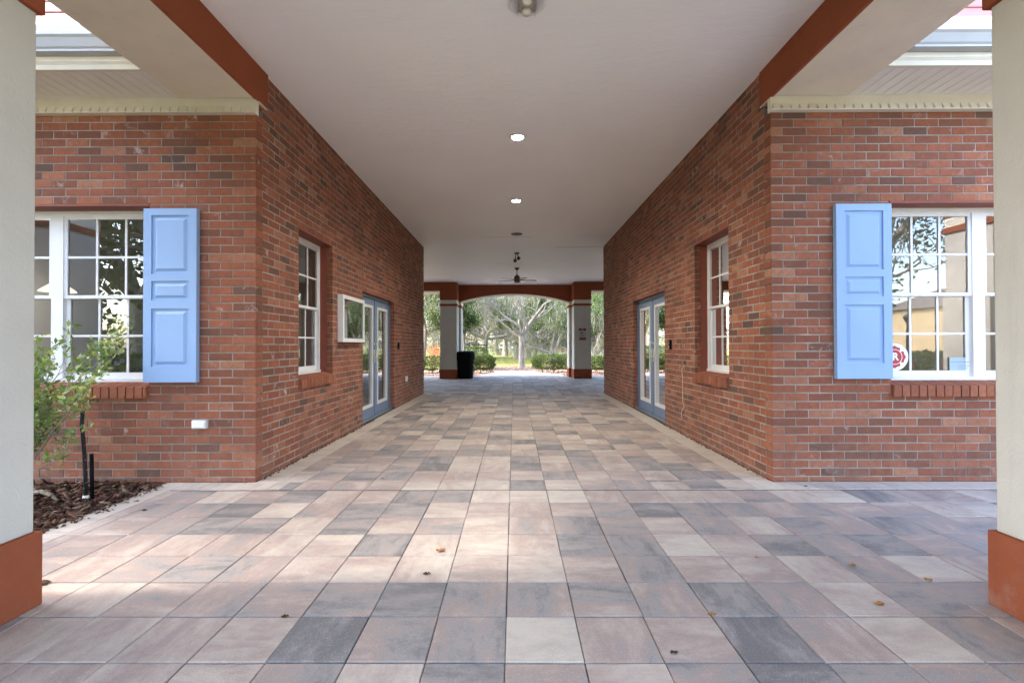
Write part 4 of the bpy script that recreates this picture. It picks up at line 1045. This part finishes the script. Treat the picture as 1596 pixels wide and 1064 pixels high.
# lawn tufts
g = np.random.default_rng(11); n = 16000; P = np.stack([g.uniform(-9, 9, n), g.uniform(27.5, 42, n), np.full(n, -.05)], 1); lawn = leaves('lawn_grass', P, .10, leaf_mat('grass_blade', (.12, .14, .03), (.24, .24, .07), (.40, .36, .14)), None, 3, .15, 2.2)
tag(lawn, 'sunlit yellow-green lawn beyond the hedges', 'grass', kind='stuff')
g = np.random.default_rng(21); n = 26000; cx_ = g.uniform(-45, 45, 160); cz_ = g.uniform(.5, 8.5, 160); cy_ = g.uniform(74, 79, 160); cx_[:30] *= .25; i = g.integers(0, 160, n)
P = np.stack([cx_[i], cy_[i], cz_[i]], 1) + g.normal(0, 1, (n, 3)) * np.array([1.7, 1.2, .9]); P = P[P[:, 2] > -.05]
tl = leaves('distant_treeline', P, .30, M['mleaf'], None, 22, .5); tag(tl, 'hazy pale belt of far trees closing the view beyond the lawn', 'trees', kind='stuff')
for k, (x, y, sd_) in enumerate(((-3.9, 47, 51), (.2, 44, 52), (3.6, 58, 53), (-7.0, 62, 54), (-2.4, 66, 55), (8.4, 62, 56))):
    rg = random.Random(sd_); lm = [(math.cos(a), math.sin(a) * .7, rg.uniform(.2, 1.1), rg.uniform(2.8, 4.2), .14, rg.uniform(-.5, 0)) for a in [rg.uniform(0, 6.28) for _ in range(7)]]
    tree('oak_tree', (x, y, -.03), 1.9, .24, lm, sd_, ['slender pale oak in the gap between trash can hedge and big oak', 'small pale oak right behind the big oak trunk', 'pale oak between the light pole and the green oak', 'far grey oak above the metal fence', 'far grey oak left of the big oak trunk', 'far grey oak behind the far right pillar'][k],
         'oaks in the park beyond the arch', depth=3, leafn=14000, leafsize=.14, mat='mleaf', blob=1.1, moss=7000, mosslen=1.0, shrink=.76, rise=.02)
# light pole, fence, lamp post
root = empty('light_pole', (1.78, 38, 0), 'tall thin grey-green light pole right of the big oak trunk', 'light pole')
b = MB(); b.tube([(1.78, 38, -.05), (1.78, 38, 7.4)], [.085, .05], 12); b.build('pole', M['greymetal'], root)
b = MB(); b.lathe([(.16, 0), (.16, .06), (.10, .10), (.09, .30)], (1.78, 38, -.04), 12); b.build('base', M['greymetal'], root)
b = MB(); b.box(1.3, 2.26, 37.9, 38.1, 7.35, 7.5); b.build('lamp_head', M['greymetal'], root); rebase(root)
root = empty('metal_fence', (-4.5, 33, 0), 'black metal rail fence behind the tall hedge', 'fence'); b = MB()
b.box(-3.7, -1.9, 32.98, 33.02, 1.22, 1.27); b.box(-3.7, -1.9, 32.98, 33.02, .2, .25); b.build('rail', M['black'], root)
b = MB(); k = -3.7
while k < -1.9: b.box(k, k + .016, 32.99, 33.01, 0, 1.22); k += .11
b.build('picket', M['black'], root)
for k in range(4): b = MB(); b.box(-3.7 + k * .6 - .02, -3.7 + k * .6 + .02, 32.97, 33.03, -.05, 1.42); b.build('post', M['black'], root)
rebase(root)
# background buildings and cars
def house(x0, x1, y0, y1, h, wall, label, roofh=1.6, grp=None):
    root = empty('house', ((x0 + x1) / 2, y0, 0), label, 'house', grp)
    b = MB(); b.box(x0, x1, y0, y1, -.05, h); b.build('wall', wall, root)
    b = MB(); e = .5; ym = (y0 + y1) / 2; b.add([(x0 - e, y0 - e, h), (x1 + e, y0 - e, h), (x1 + e, y1 + e, h), (x0 - e, y1 + e, h), (x0 + roofh * 1.6, ym, h + roofh), (x1 - roofh * 1.6, ym, h + roofh)], [(0, 1, 5, 4), (1, 2, 5), (2, 3, 4, 5), (3, 0, 4), (0, 3, 2, 1)]); b.build('roof', M['shingle'], root)
    b = MB(); b.box(x0 - e - .02, x1 + e + .02, y0 - e - .06, y0 - e - .002, h - .18, h + .02); b.build('fascia', M['white'], root); b = MB(); b.box(x0 - e - .02, x1 + e + .02, y1 + e + .002, y1 + e + .06, h - .18, h + .02); b.build('fascia', M['white'], root)
    n = max(1, int((x1 - x0) / 4))
    for k in range(n):
        for yy, s in ((y0, -1), (y1, 1)):
            xc = x0 + (k + .5) * (x1 - x0) / n; f = MB(); f.box(xc - .55, xc + .55, min(yy, yy + s * .05), max(yy, yy + s * .05), .9, 2.1); w_ = f.build('window', M['white'], root)
            f = MB(); yy2 = yy + s * .052; f.box(xc - .48, xc + .48, min(yy2, yy2 + s * .01), max(yy2, yy2 + s * .01), .97, 2.03); f.build('pane', M['carg'], w_)
    rebase(root)
house(1.0, 16, 80, 90, 2.3, M['tan'], 'low tan house with grey roof beyond the lawn behind the oak', 1.5)
house(-46, -26, 92, 102, 2.8, M['yellow'], 'distant yellow house beyond the lawn at left', 1.5)
def car(x, y, paint, label):
    root = empty('parked_car', (x, y, 0), label, 'car', 'cars parked beyond the lawn')
    b = MB(); b.prism([(-2.1, .35), (2.1, .35), (2.15, .75), (1.3, .95), (-1.9, 1.0), (-2.15, .8)], -.85, .85, (0, 2, 1)); b.build('body', paint, root)
    b2 = MB(); b2.prism([(-1.6, .98), (.95, .95), (.35, 1.45), (-1.1, 1.47)], -.72, .72, (0, 2, 1)); b2.build('cabin', M['carg'], root)
    b3 = MB(); b3.box(-1.05, .32, -.70, .70, 1.47, 1.50); b3.build('roof_panel', paint, root)
    for sx in (-1.35, 1.35):
        for sy in (-.80, .80): b4 = MB(); b4.tube([(sx, sy - .1, .32), (sx, sy + .1, .32)], .32, 16); b4.build('wheel', M['tyre'], root)
car(-1.6, 105, M['carw'], 'white car far away left of the big oak trunk'); car(-13, 108, M['cars'], 'grey car far away behind the metal fence')
car(11.5, 104, M['cars'], 'silver car far away right of the multi-stemmed oak'); car(19, 106, M['carw'], 'white car far away at the right edge of the arch')
# --- behind the camera (mostly what the window glass mirrors)
tree('oak_tree', (-13.2, -8.0, -.05), 2.8, .42, [(-.6, 0, 1, 4.0, .26, 0), (.7, .2, .9, 4.0, .26, 0), (.1, .6, 1, 3.6, .2, 0), (.9, -.4, .5, 3.4, .15, -.3), (-.8, -.3, .5, 3.4, .15, -.2)], 81,
     'big oak mirrored in the glass of the left front window', depth=3, leafn=16000, leafsize=.22, blob=1.1, shrink=.74, moss=1500)
tree('oak_tree', (11.5, -6.5, -.05), 2.6, .22, [(-.6, 0, 1, 3.4, .17, 0), (.7, .2, .9, 3.4, .17, 0), (.1, .6, 1, 3.2, .14, 0), (-1.0, .0, .5, 3.0, .12, -.3)], 82,
     'thin-leaved oak mirrored in the glass of the right front window', depth=4, leafn=4500, leafsize=.14, mat='mleaf', blob=.8, shrink=.72, moss=600)
tree('oak_tree', (-10.5, 1.0, -.05), 3.0, .30, [(-.5, 0, 1, 3.2, .18, 0), (.7, .1, .9, 3.2, .18, 0), (.1, .6, 1, 3.0, .14, 0), (.3, -.7, .8, 3.0, .14, 0)], 83,
     'oak left of the porch whose shade falls on the left pavers', depth=3, leafn=9000, leafsize=.22, blob=1.0, shrink=.74)
tree('oak_tree', (-8.6, -3.6, -.05), 2.6, .26, [(-.5, 0, 1, 2.8, .16, 0), (.7, .1, .8, 2.8, .16, 0), (.1, .6, .8, 2.6, .12, 0), (.5, -.7, .7, 2.6, .12, 0)], 86,
     'dense oak added out of view behind and left of the camera to shade the foreground', depth=3, leafn=20000, leafsize=.20, blob=1.0, shrink=.74)  # added as a sun blocker for the foreground slabs
hedge((9.2, -1.9), 5.6, 1.1, 1.02, 84, 'flowering hedge mirrored in the right front window', 15000, .07, 'hedges behind the camera', flowers=150)
hedge((-11.0, -3.5), 7.5, 1.1, 1.0, 85, 'hedge mirrored low in the left front window', 12000, .08, 'hedges behind the camera')
house(49.8, 76, -56, -46, 5.6, M['yellow'], 'two-storey yellow house mirrored in the right front window', 2.6)
root = empty('street_lamp', (33.9, -32.0, 0), 'black lantern street lamp mirrored in the right front window', 'street lamp')
b = MB(); b.tube([(33.9, -32, 0), (33.9, -32, 3.0)], [.09, .05], 8); b.build('post', M['black'], root); b = MB(); b.lathe([(.08, 3.0), (.28, 3.5), (.36, 3.52), (.05, 3.85)], (33.9, -32, 0), 8); b.build('lantern', M['dgrey'], root); rebase(root)
for k, (x, s) in enumerate(((14, 5), (22, 6), (-26, 7), (-18, 8), (32, 9), (2, 10), (-6, 12))):
    rg = random.Random(s + 90); lm = [(math.cos(a), math.sin(a), rg.uniform(.5, 1.2), 3.2, .16, 0) for a in [rg.uniform(0, 6.28) for _ in range(5)]]
    tree('oak_tree', (x, -38 - (s % 3) * 4, -.05), 2.4, .3, lm, s + 90, ['first', 'second', 'third', 'fourth', 'fifth', 'sixth', 'seventh'][k] + ' oak of the row behind the camera beyond the parking area', 'oaks behind the camera', depth=2, leafn=5000, leafsize=.45, blob=1.4, shrink=.8)
print('scene built')
